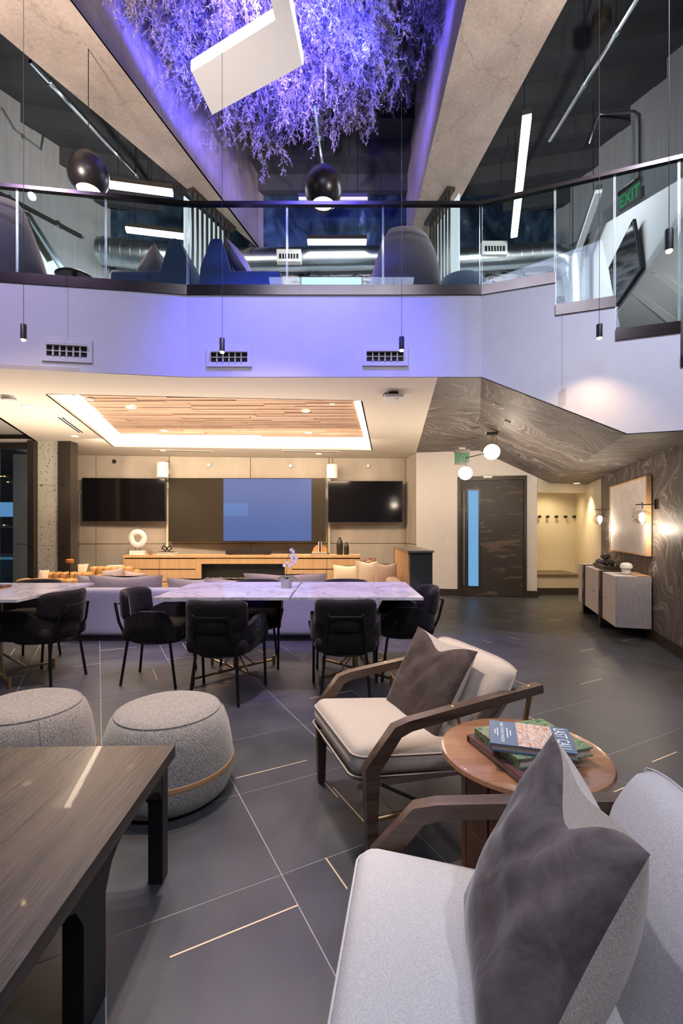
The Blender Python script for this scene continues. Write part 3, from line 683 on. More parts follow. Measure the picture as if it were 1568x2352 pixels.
bb = shell('baseboard_far', DW0, dang)
for a, b_ in ((.0, s0-.0), (s1, se)):
    mb = MB(); mb.bx((a, -.018, 0), (b_, 0, .125)); mb.build('skirting', M['steel_dark'], bb, smooth=False, bevel=.002)
mb = MB(); mb.bx((se, -.018, 0), (se+.018, .12, .125)); mb.build('skirting', M['steel_dark'], bb, smooth=False)
dr = shell('door_1', DW0+DD*s0, dang); dw = s1-s0
for a, b_ in (((0,-.03,0), (.055,.1,zd)), ((dw-.055,-.03,0), (dw,.1,zd)), ((.055,-.03,zd-.075), (dw-.055,.1,zd))):
    mb = MB(); mb.bx(a, b_); mb.build('door_frame', M['steel_dark'], dr, smooth=False, bevel=.003)
zt = zd-.08; gx0 = dws(1075)-s0; gx1 = dws(1098.5)-s0; gz0 = dwz(1086, 1346); gz1 = dwz(1086, 1126)
for a, b_ in (((.06,0,.01), (gx0-.02,.05,zt)), ((gx1+.02,0,.01), (dw-.06,.05,zt)), ((gx0-.02,0,.01), (gx1+.02,.05,gz0-.02)), ((gx0-.02,0,gz1+.02), (gx1+.02,.05,zt))):
    mb = MB(); mb.bx(a, b_); mb.build('door_leaf', M['door'], dr, smooth=False)
for a, b_ in (((gx0-.035,-.01,gz0-.03), (gx0,.055,gz1+.03)), ((gx1,-.01,gz0-.03), (gx1+.035,.055,gz1+.03)), ((gx0,-.01,gz0-.03), (gx1,.055,gz0)), ((gx0,-.01,gz1), (gx1,.055,gz1+.03))):
    mb = MB(); mb.bx(a, b_); mb.build('glazing_bead', M['steel_dark'], dr, smooth=False)
mb = MB(); mb.bx((gx0,.015,gz0), (gx1,.025,gz1)); mb.build('vision_panel', M['door_glass'], dr, smooth=False)
hx = dws(1064.5)-s0; mb = MB(); mb.tube([(hx,-.06,gz0+.02), (hx,-.06,gz1)], .014, 10)
for z in (gz0+.25, gz1-.25): mb.tube([(hx,-.06,z), (hx,.0,z)], .009, 8)
mb.build('pull_handle', M['steel'], dr)
mb = MB(); mb.bx((dws(1109)-s0, -.06, zd-.035), (dws(1129)-s0, -.03, zd+.01)); mb.build('door_closer', M['plate'], dr, bevel=.003)
t = thing('light_switch', 'white rectangular light switch on the wall left of the dark door', 'light switch', DW0+DD*dws(1029.5)+Vector((0,0,dwz(1029.5,1252))), dang)
mb = MB(); mb.bx((-.04,-.008,0), (.04,0,.12)); mb.build('plate', M['plate'], t, bevel=.003); mb = MB(); mb.bx((-.017,-.012,.03), (.017,-.006,.09)); mb.build('rocker', M['white'], t, bevel=.002)

# ---- coat niche
NY = 9.95
nw = shell('wall_niche')
mb = MB(); mb.bx((3.5, NY, 0), (6.6, NY+.1, 2.6)); mb.build('plaster_panel', M['cream'], nw, smooth=False)
mb = MB(); mb.bx((3.60, 8.86, 0), (3.70, NY, 2.6)); mb.build('plaster_panel', M['cream'], nw, smooth=False)
mb = MB(); mb.prism([(WR(7.68, .05), 7.68, 0), (WR(NY, .05), NY, 0), (WR(NY, .05), NY, 2.6), (WR(7.68, .05), 7.68, 2.6)], (.12,0,0)); mb.build('plaster_panel', M['cream'], nw, smooth=False)
mb = MB(); mb.prism([(3.68, 8.80, 1.985), (WR(8.95)+.1, 8.95, 1.985), (WR(8.95)+.1, 8.95, 2.5), (3.68, 8.80, 2.5)], (0,.1,0)); mb.build('header', M['cream'], nw, smooth=False)
mb = MB(); mb.bx((3.6, 8.95, 2.25), (5.3, NY, 2.3)); mb.build('niche_ceiling', M['cream'], nw, smooth=False)
lamp('niche_downlight_beam', 'SPOT', (4.35, 9.45, 2.22), 42, (1,.80,.48), (4.3, 9.6, 0), .05, spot=130, blend=.9)
t = thing('coat_hook_bench', 'built-in timber-topped bench in the coat niche', 'bench', (4.3, 9.5, 0))
mb = MB(); mb.bx((3.705,9.08,.355), (4.72,NY-.005,.405)); mb.build('seat', wood('bench_top', (.07,.05,.03), (.15,.11,.07), 'X', 1, .5), t, world=True, bevel=.003)
mb = MB(); mb.bx((3.705,9.14,.13), (4.72,NY-.005,.355)); mb.build('riser', M['cream'], t, world=True, smooth=False)
mb = MB(); mb.bx((3.705,9.12,.0), (4.72,9.2,.13)); mb.build('plinth', M['steel_dark'], t, world=True, smooth=False)
for i, px in enumerate((1236.5, 1255, 1275, 1296, 1315.5)):
    p = at(px, 1187, NY)
    t = thing('coat_hook', 'round black coat hook, %s from the left in the niche' % ('first', 'second', 'third', 'fourth', 'fifth')[i], 'coat hook', p, 0, 'coat hooks in the niche')
    mb = MB(); mb.lathe([(.010, 0), (.010, .045), (.030, .050), (.033, .065), (.025, .075), (0, .077)], n=16, M=Matrix.Rotation(R(90), 4, 'X')); mb.build('knob', M['black'], t)
    mb = MB(); mb.lathe([(.022, 0), (.022, .006), (.012, .008)], n=16, M=Matrix.Rotation(R(90), 4, 'X')); mb.build('rosette', M['black'], t)

# ---- papered right wall
wr = shell('wall_right')
mb = MB(); mb.prism([(WR(2.0), 2.0, 0), (WR(7.68), 7.68, 0), (WR(7.68), 7.68, ZL+.03), (WR(2.0), 2.0, ZL+.03)], (.15,-.04,0)); mb.build('papered_panel', M['swirl'], wr, smooth=False)
bb = shell('baseboard_right'); mb = MB(); mb.prism([(WR(2.0,-.02), 2.0, 0), (WR(7.68,-.02), 7.68, 0), (WR(7.68,-.02), 7.68, .125), (WR(2.0,-.02), 2.0, .125)], (.02,0,0)); mb.build('skirting', M['steel_dark'], bb, smooth=False)

# ---- left: pier, steel columns, window wall, night outside
pi = thing('concrete_pier', 'tall pitted concrete pier between two dark steel channels', 'column', (-5.04, 8.05, 0))
zs = [0, 1.0, 2.05, ZC]
for a, b_ in zip(zs, zs[1:]):
    mb = MB(); mb.bx((-5.235,8.0,a+.004), (-4.865,8.35,b_-.0)); mb.build('pier_block', M['pier'], pi, world=True, bevel=.006)
def channel(x0, x1, y0, label):
    t = thing('steel_channel', label, 'column', ((x0+x1)/2, y0, 0))
    mb = MB(); mb.bx((x0,y0,0), (x1,y0+.02,ZC)); mb.build('web', M['steel_dark'], t, world=True, smooth=False)
    for x in (x0, x1-.02): mb = MB(); mb.bx((x,y0+.02,0), (x+.02,y0+.22,ZC)); mb.build('flange', M['steel_dark'], t, world=True, smooth=False)
    for z in (.99, 2.05): mb = MB(); mb.lathe([(.02,0),(.02,.015),(0,.015)], (0,0,0), 10, M=Matrix.Translation(((x0+x1)/2, y0, z)) @ Matrix.Rotation(R(90),4,'X')); mb.build('bolt', M['black'], t, world=True)
channel(-5.345, -5.24, 7.9, 'dark bronze steel channel between the window and the pitted pier'); channel(-4.86, -4.64, 7.95, 'dark bronze steel channel right of the pitted pier')
mb = MB(); mb.prism([(-4.66, 8.1, 0), (-5.35, 9.35, 0), (-5.35, 9.35, ZC), (-4.66, 8.1, ZC)], (.02, .02, 0)); mb.bm.free()
wi = shell('window_1')
mb = MB(); mb.bx((-8.4,8.1,2.70), (-5.34,8.2,2.94)); mb.build('window_head', M['steel_dark'], wi, smooth=False)
mb = MB(); mb.bx((-8.4,8.1,0), (-5.34,8.2,.08)); mb.build('window_sill', M['steel_dark'], wi, smooth=False)
for a, b_ in ((-8.38, -7.2), (-7.19, -6.005), (-5.995, -5.35)):
    mb = MB(); mb.bx((a,8.13,.08), (b_,8.145,2.70)); mb.build('window_pane', M['glass_win'], wi, smooth=False)
mb = MB(); mb.bx((-6.008,8.12,.08), (-5.992,8.15,2.70)); mb.build('joint_fin', M['led_white'] if False else M['galv'], wi, smooth=False)
for z in (1.82, 1.0, .3):
    mb = MB(); mb.lathe([(.03,0),(.03,.02),(0,.025)], n=14, M=Matrix.Translation((-6.0,8.12,z)) @ Matrix.Rotation(R(90),4,'X')); mb.build('glass_fitting', M['steel'], wi)
mb = MB(); mb.bx((-13,15,-1), (-3,15.2,9)); struct(mb.build('wall_street_side', M['night'], None, smooth=False))
nb = thing('lit_canopy', 'pale blue lit canopy seen outside through the left window', 'canopy', (-8.1, 12, 1.6))
mb = MB(); mb.hull8([(-9.2,12,1.62),(-8.12,12,1.62),(-7.9,12.6,1.62),(-9.2,12.6,1.62),(-9.2,12,1.98),(-7.98,12,1.98),(-7.9,12.6,1.98),(-9.2,12.6,1.98)]); mb.build('lit_face', emit('canopy_glow', (.22,.45,.72), .8), nb, world=True, smooth=False)
mb = MB(); mb.bx((-9.2,12.0,1.98), (-7.9,12.7,2.03)); mb.build('roof_edge', M['steel_dark'], nb, world=True, smooth=False)
for i, (px, py, wpx) in enumerate(((30, 1207+0, 40), (28, 1270, 52))):
    p = at(px, py+3, 11.5); t = thing('street_rail', ('thin pale railing outside the left window', 'lower pale ledge outside the left window')[i], 'railing', (p.x, p.y, p.z))
    mb = MB(); mb.bx((p.x-.3,p.y,p.z-.02-(.03 if i else 0)), (p.x+.3,p.y+.06,p.z+.01)); mb.build('bar', M['white'], t, world=True, smooth=False); mb = MB(); mb.bx((p.x-.28,p.y+.01,0), (p.x-.25,p.y+.04,p.z)); mb.build('post', M['black'], t, world=True, smooth=False)
pl = thing('planter_wall', 'low blue-lit terrace wall outside the left window', 'wall', (-7.3, 10.2, 0))
mb = MB(); mb.bx((-9.5,10.2,0), (-6.3,10.4,.62)); mb.build('wall_face', plain('terrace_blue', (.06,.17,.24), .5, var=.3), pl, world=True, smooth=False); mb = MB(); mb.bx((-9.5,10.17,.62), (-6.3,10.43,.66)); mb.build('coping', emit('coping_glow', (.10,.30,.42), .5), pl, world=True, smooth=False)
for i, (px, py) in enumerate(((2,1094),(10,1094),(18,1107),(42,1118),(41,1125),(9,1206))):
    p = at(px, py, 14.93); t = thing('distant_lamp', 'tiny warm light outside the left window, '+('upper, at the frame edge', 'upper, just right of the glass joint', 'between the upper pair and the right pair', 'higher of the two near the steel channel', 'lower of the two near the steel channel', 'lowest, under the lit canopy')[i], 'lamp', p, 0, 'tiny warm lights outside the left window')
    mb = MB(); mb.lathe([(0,-.02),(.04,0),(0,.02)], n=8); mb.build('bulb', emit('amber', (1,.5,.2), 3) if i == 0 else bpy.data.materials['amber'], t); mb = MB(); mb.box((0,.03,.03), (.06,.04,.02)); mb.build('cap', M['black'], t)
t = thing('window_head_light', 'small amber spotlight on the dark beam over the left window', 'spotlight', at(68, 1027, 8.0))
mb = MB(); mb.lathe([(0,-.035),(.03,-.03),(.032,-.005),(0,-.005)], n=14); mb.build('lens', M['pend_glow'], t); mb = MB(); mb.lathe([(.036,-.02),(.04,.0),(.04,.03),(0,.03)], n=14); mb.build('can', M['black'], t)

# ---- enclosing atrium behind and beside the camera
mb = MB(); mb.bx((-9,-4.6,0), (7.5,-4.5,10.5)); struct(mb.build('wall_near', M['conc_cool'], None, smooth=False))
mb = MB(); mb.bx((-9,-4.5,0), (-8.9,8.1,3)); struct(mb.build('wall_left', M['conc_cool'], None, smooth=False))
mb = MB(); mb.prism([(WR(2.0)+.02, 2.0, 0), (3.4, -4.5, 0), (3.4, -4.5, 3.2), (WR(2.0)+.02, 2.0, 3.2)], (.12,0,0)); struct(mb.build('wall_right_near', M['white'], None, smooth=False))

# ================================================================== UPPER LEVEL
ZB = 6.83
# radial beams
def beam(pts, name, ztop_):
    mb = MB(); mb.prism([Vector((x, y, ZB)) for x, y in pts], (0,0,ztop_-ZB)); return struct(mb.build(name, M['conc_beam'], None, bevel=.015))
def ln(x0, y0, dx, y): return x0+dx*(y-y0)
yb0, yb1 = 1.0, 9.3
beam([(ln(-2.84,4.86,.279,yb0)-.0, yb0), (ln(-2.84,4.86,.279,yb1), yb1), (ln(-2.48,7.62,.545,yb1), yb1), (ln(-2.48,7.62,.545,yb0), yb0)], 'trim_2', 10.4)
beam([(1.31, yb0), (1.30, yb1), (ln(2.36,4.86,-.126,yb1), yb1), (ln(2.36,4.86,-.126,yb0), yb0)], 'trim_3', 10.4)
# back wall: dark navy upper with random paler mottling, mural band lower
mb = MB(); mb.bx((-7.5,9.30,6.72), (6.5,9.42,10.6)); struct(mb.build('wall_upper_back', M['navy_wall'], None, smooth=False))
mb = MB(); mb.bx((-7.5,9.28,3.61), (6.5,9.42,6.72)); struct(mb.build('wall_mural', M['mural'], None, smooth=False))
# side walls (radial)
wl = lambda y: -5.67+.66*(y-7.72); wr2 = lambda y: 9.213-.527*y
mb = MB(); mb.prism([(wl(2.0), 2.0, 3.61), (wl(9.3), 9.3, 3.61), (wl(9.3), 9.3, 10.5), (wl(2.0), 2.0, 10.5)], (-.2,.1,0)); struct(mb.build('wall_upper_left', M['conc_cool'], None, smooth=False))
mb = MB(); mb.prism([(wr2(3.0), 3.0, ZB), (wr2(9.3), 9.3, ZB), (wr2(9.3), 9.3, 10.5), (wr2(3.0), 3.0, 10.5)], (.3,.15,0)); struct(mb.build('wall_upper_right', M['conc_cool'], None, smooth=False))
# stepped deck ceiling: each step lower as it goes back
uc = shell('ceiling_upper')
sk = .22
for k in range(-1, 14):
    yk = 9.15-.45*k; zk = 7.98+.31*k
    if yk < 3: break
    y0, y1 = yk-.45, yk+.005
    def yy(x, y): return y-(sk*(-2.2-x) if x < -2.2 else (sk*(x-1.9) if x > 1.9 else 0))
    for x0, x1 in ((-8.5,-2.2), (-2.2,1.9), (1.9,7.5)):
        mb = MB(); mb.prism([(x0, yy(x0,y0), zk+.31), (x1, yy(x1,y0), zk+.31), (x1, yy(x1,y1), zk+.31), (x0, yy(x0,y1), zk+.31)], (0,0,.32)); mb.build('deck_tread', M['deck'], uc, smooth=False)
        mb = MB(); mb.prism([(x0, yy(x0,y1)-.012, zk-.012), (x1, yy(x1,y1)-.012, zk-.012), (x1, yy(x1,y1)+.12, zk-.012), (x0, yy(x0,y1)+.12, zk-.012)], (0,0,.34)); mb.build('deck_riser', M['deck'], uc, smooth=False)
mb = MB(); mb.bx((-8.5,-4.6,10.5), (7.5,4.2,10.6)); mb.build('deck_roof', M['deck'], uc, smooth=False)
# white right-hand stair wall, bulkhead strip and soffit
def wrx(y): return 2.03+.297*y
ws = shell('wall_stair')
yA, yB, yC_ = 4.0, 4.61, 8.3
mb = MB(); mb.prism([(wrx(3.0), 3.0, 4.37), (wrx(8.6), 8.6, 4.5), (wrx(8.6), 8.6, 6.72), (wrx(8.3), 8.3, 6.63), (wrx(6.85), 6.85, 5.9), (wrx(4.61), 4.61, 4.79), (wrx(3.0), 3.0, 4.45)], (.12,-.04,0)); mb.build('plaster_panel', M['white'], ws, smooth=False)
mb = MB(); mb.poly([(wrx(8.3), 8.3, 6.63), (wrx(4.61), 4.61, 4.79), (5.37, 7.30, ZB), (4.67, 8.62, ZB)]); mb.build('bulkhead_strip', M['conc_cool'], ws, smooth=False)
mb = MB(); mb.prism([(wrx(3.0), 3.0, 4.37), (wrx(8.6), 8.6, 4.5), (wrx(8.6)+2.5, 8.6, 4.5), (wrx(3.0)+3.5, 3.0, 4.37)], (0,0,.1)); mb.build('soffit', M['white'], ws, smooth=False)
mb = MB(); mb.prism([(wrx(8.6), 8.6, 2.55), (wrx(8.6)+2.5, 8.6, 2.55), (wrx(8.6)+2.5, 8.6, 4.5), (wrx(8.6), 8.6, 4.5)], (0,.1,0)); mb.build('plaster_panel', M['white'], ws, smooth=False)
for pa, pb, pc in (((1470,675), (1548,735), (1500,760)), ((1520,628), (1600,690), (1560,712))):   # folded ribs under the soffit
    a, b_, c_ = [atz(*q, 4.42) for q in (pa, pb, pc)]
    mb = MB(); mb.hull8([a-Vector((.12,0,.0)), b_-Vector((0,0,.12)), b_, a, a-Vector((.12,0,-.02)), b_+Vector((0,0,.02)), b_+Vector((.05,0,.02)), a+Vector((0,0,.02))]); mb.build('folded_rib', M['white'], ws, smooth=False)
lamp('stair_light', 'AREA', (4.9, 5.0, 2.7), 26, WHITE, (4.6, 5.6, 4.4), .5, .3)
lamp('stair_wall_light', 'SPOT', (2.6, 5.4, 6.3), 22, WHITE, (4.0, 6.4, 5.0), .1, spot=80, blend=.8)
# lit glass doorway in the left wall
gd = shell('door_2'); n = Vector((.83,-.55,0)).normalized()
def wlp(px, py, off=.0):
    k = (px-CX)/F; y = (-10.765)/(k-.66); return Vector((k*y, y, H-(py-CY)/F*y))+n*off
mb = MB(); pts = [wlp(-60,452), wlp(0,480), wlp(60,510), wlp(135,622), wlp(137,660), wlp(-60,660)]; mb.prism([p+n*.02 for p in pts], n*.02); mb.build('lit_glass', emit('lit_frosted_glass', (.72,.90,.95), 1.5), gd, smooth=False)
mb = MB(); mb.rect_sweep([wlp(-60,446,.05), wlp(0,474,.05), wlp(62,497,.05), wlp(139,618,.05)], .05, .07, n); mb.build('door_frame', M['galv'], gd, smooth=False)
mb = MB(); mb.rect_sweep([wlp(52,505,.08), wlp(60,525,.08), wlp(110,603,.08)], .04, .10, n); mb.build('closer_arm', M['steel_dark'], gd, smooth=False)
mb = MB(); mb.rect_sweep([wlp(52,505,.06), wlp(52,655,.06)], .02, .02, n); mb.build('door_stile', M['galv'], gd, smooth=False)
mb = MB(); mb.tube([wlp(66,595,.10), wlp(66,660,.10)], .016, 8); mb.tube([wlp(54,615,.04), wlp(66,615,.10)], .01, 6); mb.build('pull_handle', M['steel_dark'], gd)

# ================================================================== UPPER LEVEL THINGS
n_l = Vector((.83,-.55,0)).normalized()
t = thing('conduit_pipe', 'dark pipe running along the ledge of the upper left concrete wall', 'pipe', wlp(100,500,.05))
mb = MB(); mb.tube([wlp(-80,408,.06), wlp(182,545,.06)], .035, 10); mb.build('tube', M['steel_dark'], t, world=True)
for q in ((20,460),(130,517)): mb = MB(); mb.box(wlp(*q,.04), (.05,.09,.10), R(33)); mb.build('clip', M['galv'], t, world=True, bevel=.004)
t = thing('conduit', 'thin bent conduit low on the left concrete wall, above the ottoman-side pendant', 'pipe', wlp(20,290,.03))
mb = MB(); mb.tube([wlp(0,250,.04), wlp(30,300,.04), wlp(90,345,.04), wlp(95,315,.04)], .016, 8); mb.build('tube', M['galv'], t, world=True); mb = MB(); mb.box(wlp(50,316,.03), (.03,.05,.07), R(33)); mb.build('clip', M['galv'], t, world=True)
# spiral duct
def duct(pts, r, name, label):
    t = thing(name, label, 'duct', pts[0]); mb = MB(); mb.tube(pts, r, 20); mb.build('pipe', M['galv'], t, world=True)
    s = 0; mb = MB()
    for a, b_ in zip(pts, pts[1:]):
        a, b_ = Vector(a), Vector(b_); L = (b_-a).length; d = (b_-a)/max(L,1e-6); q = .1
        while q < L: mb.tube([a+d*(q-.006), a+d*(q+.006)], r*1.035, 20); q += .19
    o = mb.build('seam_ring', M['galv'], t, world=True); o['kind'] = 'stuff'; return t
D1 = 8.95
duct([at(232,576,D1), at(440,600,D1)], .25, 'spiral_duct', 'shiny spiral duct above the blue settees, open end at left')
duct([at(545,598,D1), at(880,592,D1), at(1060,598,D1), at(1180,590,D1), at(1262,582,D1-.1), at(1296,592,D1-.1), at(1316,620,D1-.1), at(1324,655,D1-.15), at(1324,705,D1-.15)], .21, 'spiral_duct', 'long spiral duct along the back of the upper floor turning down at right')
duct([at(1330,590,8.4), at(1330,610,8.4), at(1330,700,8.4)], .175, 'spiral_duct', 'upright spiral duct beside the concrete post, upper right')
for px0, py0, px1, py1, lab in ((635,572,691,600,'white grille on the spiral duct right of the pink cushions'), (873,572,900,598,'white grille on the duct half hidden by the round lounge chair'), (1107,553,1165,584,'white grille on the upper right spiral duct')):
    a, b_ = at(px0,py0,8.68), at(px1,py1,8.68); t = thing('duct_grille', lab, 'air vent', ((a.x+b_.x)/2, 8.68, b_.z)); w = b_.x-a.x; h = a.z-b_.z
    mb = MB(); mb.bx((-w/2,0,0), (w/2,.12,h)); mb.build('box', M['plate'], t, bevel=.006); mb = MB(); mb.bx((-w*.4,-.004,h*.22), (w*.4,.002,h*.62)); mb.build('opening', M['black'], t, smooth=False)
    for i in range(1,7): mb = MB(); mb.bx((-w*.4+w*.8*i/7-.008,-.012,h*.22), (-w*.4+w*.8*i/7+.008,-.002,h*.62)); mb.build('vane', M['plate'], t, smooth=False)
# linear lights
def linear(a, b_, lit, label, w=.09, pw=0, hang=1.6):
    a, b_ = Vector(a), Vector(b_); c = (a+b_)/2; d = (b_-a); L = d.length; rz = math.atan2(d.y, d.x); t = thing('linear_light', label, 'ceiling light', c, rz)
    mb = MB(); mb.bx((-L/2,-w/2,.0), (L/2,w/2,.07)); mb.build('housing', M['steel_dark'] if lit else M['galv'], t, bevel=.004)
    mb = MB(); mb.bx((-L/2+.01,-w/2+.005,-.05), (L/2-.01,w/2-.005,0)); mb.build('diffuser', M['led_white'] if lit else M['plate'], t, bevel=.01)
    for s in (-.35,.35): mb = MB(); mb.tube([(L*s,0,.07), (L*s,0,hang)], .006, 5); mb.build('suspension_cable', M['black'], t)
    if pw: lamp('linear_light_glow', 'AREA', c-Vector((0,0,.09)), pw, (.85,.93,1), c-Vector((0,0,2)), L, .08).rotation_euler = (0,0,rz)
ZF = 6.6
linear(atz(248,420,ZF), atz(398,440,ZF), True, 'lit white tube light right of the left black pendant', .12, 22, 2.6)
linear(atz(288,524,ZF), atz(437,542,ZF), True, 'lit white tube light over the left blue settee', .12, 30)
linear(atz(705,553,ZF), atz(842,553,ZF), True, 'lit white tube light in the middle of the upper floor', .12, 60)
linear(atz(1210,262,ZF), atz(1180,540,ZF), True, 'long lit white tube light running away, upper right', .12, 90)
linear(atz(685,456,7.2), atz(845,456,7.2), False, 'unlit grey tube light behind the middle pendant')
linear(atz(1375,435,6.3), atz(1307,632,6.3), False, 'unlit tube light slanting behind the stair glass', .10)
# ceiling pipes
def pipe(a, b_, r, label, joints=()):
    t = thing('metal_pipe', label, 'pipe', a); mb = MB(); mb.tube([a, b_], r, 10); mb.build('tube', M['chrome'], t, world=True)
    a, b_ = Vector(a), Vector(b_); d = (b_-a).normalized()
    for j in joints: p = a+(b_-a)*j; mb = MB(); mb.tube([p-d*.03, p+d*.03], r*1.35, 10); mb.build('coupling', M['galv'], t, world=True); mb = MB(); mb.tube([p, p+Vector((0,0,1.2))], .006, 5); mb.build('hanger_rod', M['black'], t, world=True)
pipe(atz(70,140,7.5), atz(322,412,7.5), .035, 'bright metal pipe under the left dark ceiling', (.15,.95))
pipe(atz(722,238,7.4), atz(741,380,7.4), .032, 'short bright metal pipe above the middle pendant', (.5,))
pipe(atz(1475,-25,7.5), atz(1262,322,7.5), .035, 'bright metal pipe under the right dark ceiling', (.22,.55))
t = thing('conduit', 'grey conduit dropping down the upper right concrete wall to the exit sign', 'pipe', at(1469,440,7.55))
mb = MB(); mb.tube([at(1352,330,8.2), at(1372,268,8.0), at(1380,262,8.0), at(1455,256,7.6), at(1468,264,7.55), at(1469,300,7.55), at(1469,440,7.55)], .022, 8); mb.build('tube', M['galv'], t, world=True)
mb = MB(); mb.box(at(1469,442,7.55), (.10,.08,.16)); mb.build('junction_box', M['galv'], t, world=True, bevel=.006)
t = thing('canopy_rose', 'dark round ceiling rose at the top of the right long pendant cord', 'ceiling rose', atz(1381,62,8.3))
mb = MB(); mb.lathe([(0,-.02),(.11,-.02),(.12,.0),(.12,.16),(0,.16)], n=20); mb.build('cup', M['steel_dark'], t); mb = MB(); mb.tube([(0,0,.16),(0,0,1.4)], .02, 6); mb.build('stem', M['galv'], t)
# exit sign upstairs, tilted along the wall
def text_mesh(body, size, mat, parent, loc, rot, depth=.002, name='lettering', sx=1):
    cu = bpy.data.curves.new(name, 'FONT'); cu.body = body; cu.size = size; cu.align_x = 'CENTER'; cu.align_y = 'CENTER'; cu.extrude = depth
    o = bpy.data.objects.new('tmp', cu); C.objects.link(o); dg = bpy.context.evaluated_depsgraph_get(); me = bpy.data.meshes.new_from_object(o.evaluated_get(dg)); bpy.data.objects.remove(o)
    me.materials.clear(); me.materials.append(mat); q = bpy.data.objects.new(name, me); C.objects.link(q); q.parent = parent; q.location = loc; q.rotation_euler = rot; q.scale = (sx,1,1); return q
def exit_sign(loc, rz, w, h, label, sx=1):
    t = thing('exit_sign', label, 'exit sign', loc, rz)
    mb = MB(); mb.bx((-w/2,-.012,-h), (w/2,.012,0)); mb.build('panel', plain('edge_lit_panel', (.13,.12,.115), .3), t, bevel=.002)
    mb = MB(); mb.bx((-w/2-.012,-.03,-.005), (w/2+.012,.03,.05)); mb.build('housing', M['steel'], t, bevel=.006)
    mb = MB(); mb.bx((-w*.22,-.02,.05), (w*.22,.02,.075)); mb.build('mount', M['plate'], t, bevel=.003)
    text_mesh('EXIT', h*1.05, M['exit_green'], t, (0,-.014,-h*.54), (R(90),0,0), sx=sx)
    return t
exit_sign(at(1446,432,7.3), R(-70), .36, .26, 'green EXIT sign by the conduit on the upper right concrete wall', .62)
exit_sign(at(1060.5,1039,7.6), 0, .235, .20, 'green EXIT sign on the marbled soffit above the dark door', .56)
# concrete column and dark pipe upper right
t = thing('concrete_post', 'grey concrete post with stained head behind the stair glass', 'column', (at(1366,700,8.9).x, 8.9, 3.6))
a = at(1352,538,8.9); b_ = at(1381,700,8.9); mb = MB(); mb.bx((a.x,8.9,3.62), (b_.x,9.2,a.z)); mb.build('shaft', M['conc_beam'], t, world=True, bevel=.01)
mb = MB(); mb.bx((a.x-.03,8.88,a.z-.13), (b_.x+.1,9.22,a.z)); mb.build('head', plain('stained_red', (.10,.035,.025), .7, var=.4), t, world=True, bevel=.01)
t = thing('drain_pipe', 'black drain pipe beside the grey concrete post', 'pipe', (at(1388,700,8.85).x, 8.85, 3.6)); mb = MB(); mb.tube([(at(1387,0,8.85).x,8.85,2.56), (at(1387,0,8.85).x,8.85,6.75)], .055, 12); mb.build('tube', M['steel_dark'], t, world=True)
mb = MB(); mb.tube([(at(1387,0,8.85).x,8.85,6.5), (at(1387,0,8.85).x,8.85,6.6)], .066, 12); mb.build('collar', M['black'], t, world=True)
# television on the stair wall
q = [at(1397,615,6.95), at(1452,504,5.82), at(1472,616,5.68), at(1412,705,6.8)]
nn = (q[1]-q[0]).cross(q[3]-q[0]).normalized(); c = sum(q, Vector())/4
t = thing('television', 'tilted black television on the white upper stair wall', 'television', q[3])
if nn.x > 0: nn = -nn
mb = MB(); mb.prism(q, -nn*.04); mb.build('bezel', M['black'], t, world=True, smooth=False); mb = MB(); mb.prism([c+(p-c)*.96+nn*.004 for p in q], -nn*.006); mb.build('screen', M['black_gloss'], t, world=True, smooth=False)
mb = MB(); mb.tube([c-nn*.03, c-nn*.22], .03, 8); mb.build('wall_arm', M['black'], t, world=True)

# slatted screens below the beams
def fin_screen(pa, pb, n, label, side):
    a, b_ = Vector((*pa, 0)), Vector((*pb, 0)); t = thing('slatted_screen', label, 'screen', Vector((a.x, a.y, 3.61))); d = (b_-a); L = d.length; dn = d.normalized(); ang = math.atan2(dn.y, dn.x)
    for i in range(n):
        p = a+d*((i+.1)/(n-.3)); mb = MB(); mb.box((p.x, p.y, (3.61+ZB)/2), (.045, .020, ZB-3.61), ang); mb.build('fin', M['steel_dark'], t, world=True, smooth=False)
    mb = MB(); mb.box((*((a+b_)/2).xy, ZB-.03), (L+.1, .14, .06), ang); mb.build('top_rail', M['steel_dark'], t, world=True, smooth=False)
    nv = Vector((-dn.y, dn.x, 0))*side; mb = MB(); mb.prism([Vector((a.x,a.y,3.7))+nv*.16, Vector((b_.x,b_.y,3.7))+nv*.16, Vector((b_.x,b_.y,ZB-.05))+nv*.16, Vector((a.x,a.y,ZB-.05))+nv*.16], nv*.02); mb.build('back_panel', emit('lit_screen_panel', (.80,.90,.94), .85), t, world=True, smooth=False)
fin_screen((-2.44,7.58), (-2.02,8.50), 9, 'black slatted screen in front of a lit panel under the left beam', 1)
fin_screen((1.76,7.55), (1.57,8.35), 7, 'black slatted screen in front of a lit panel under the right beam', -1)

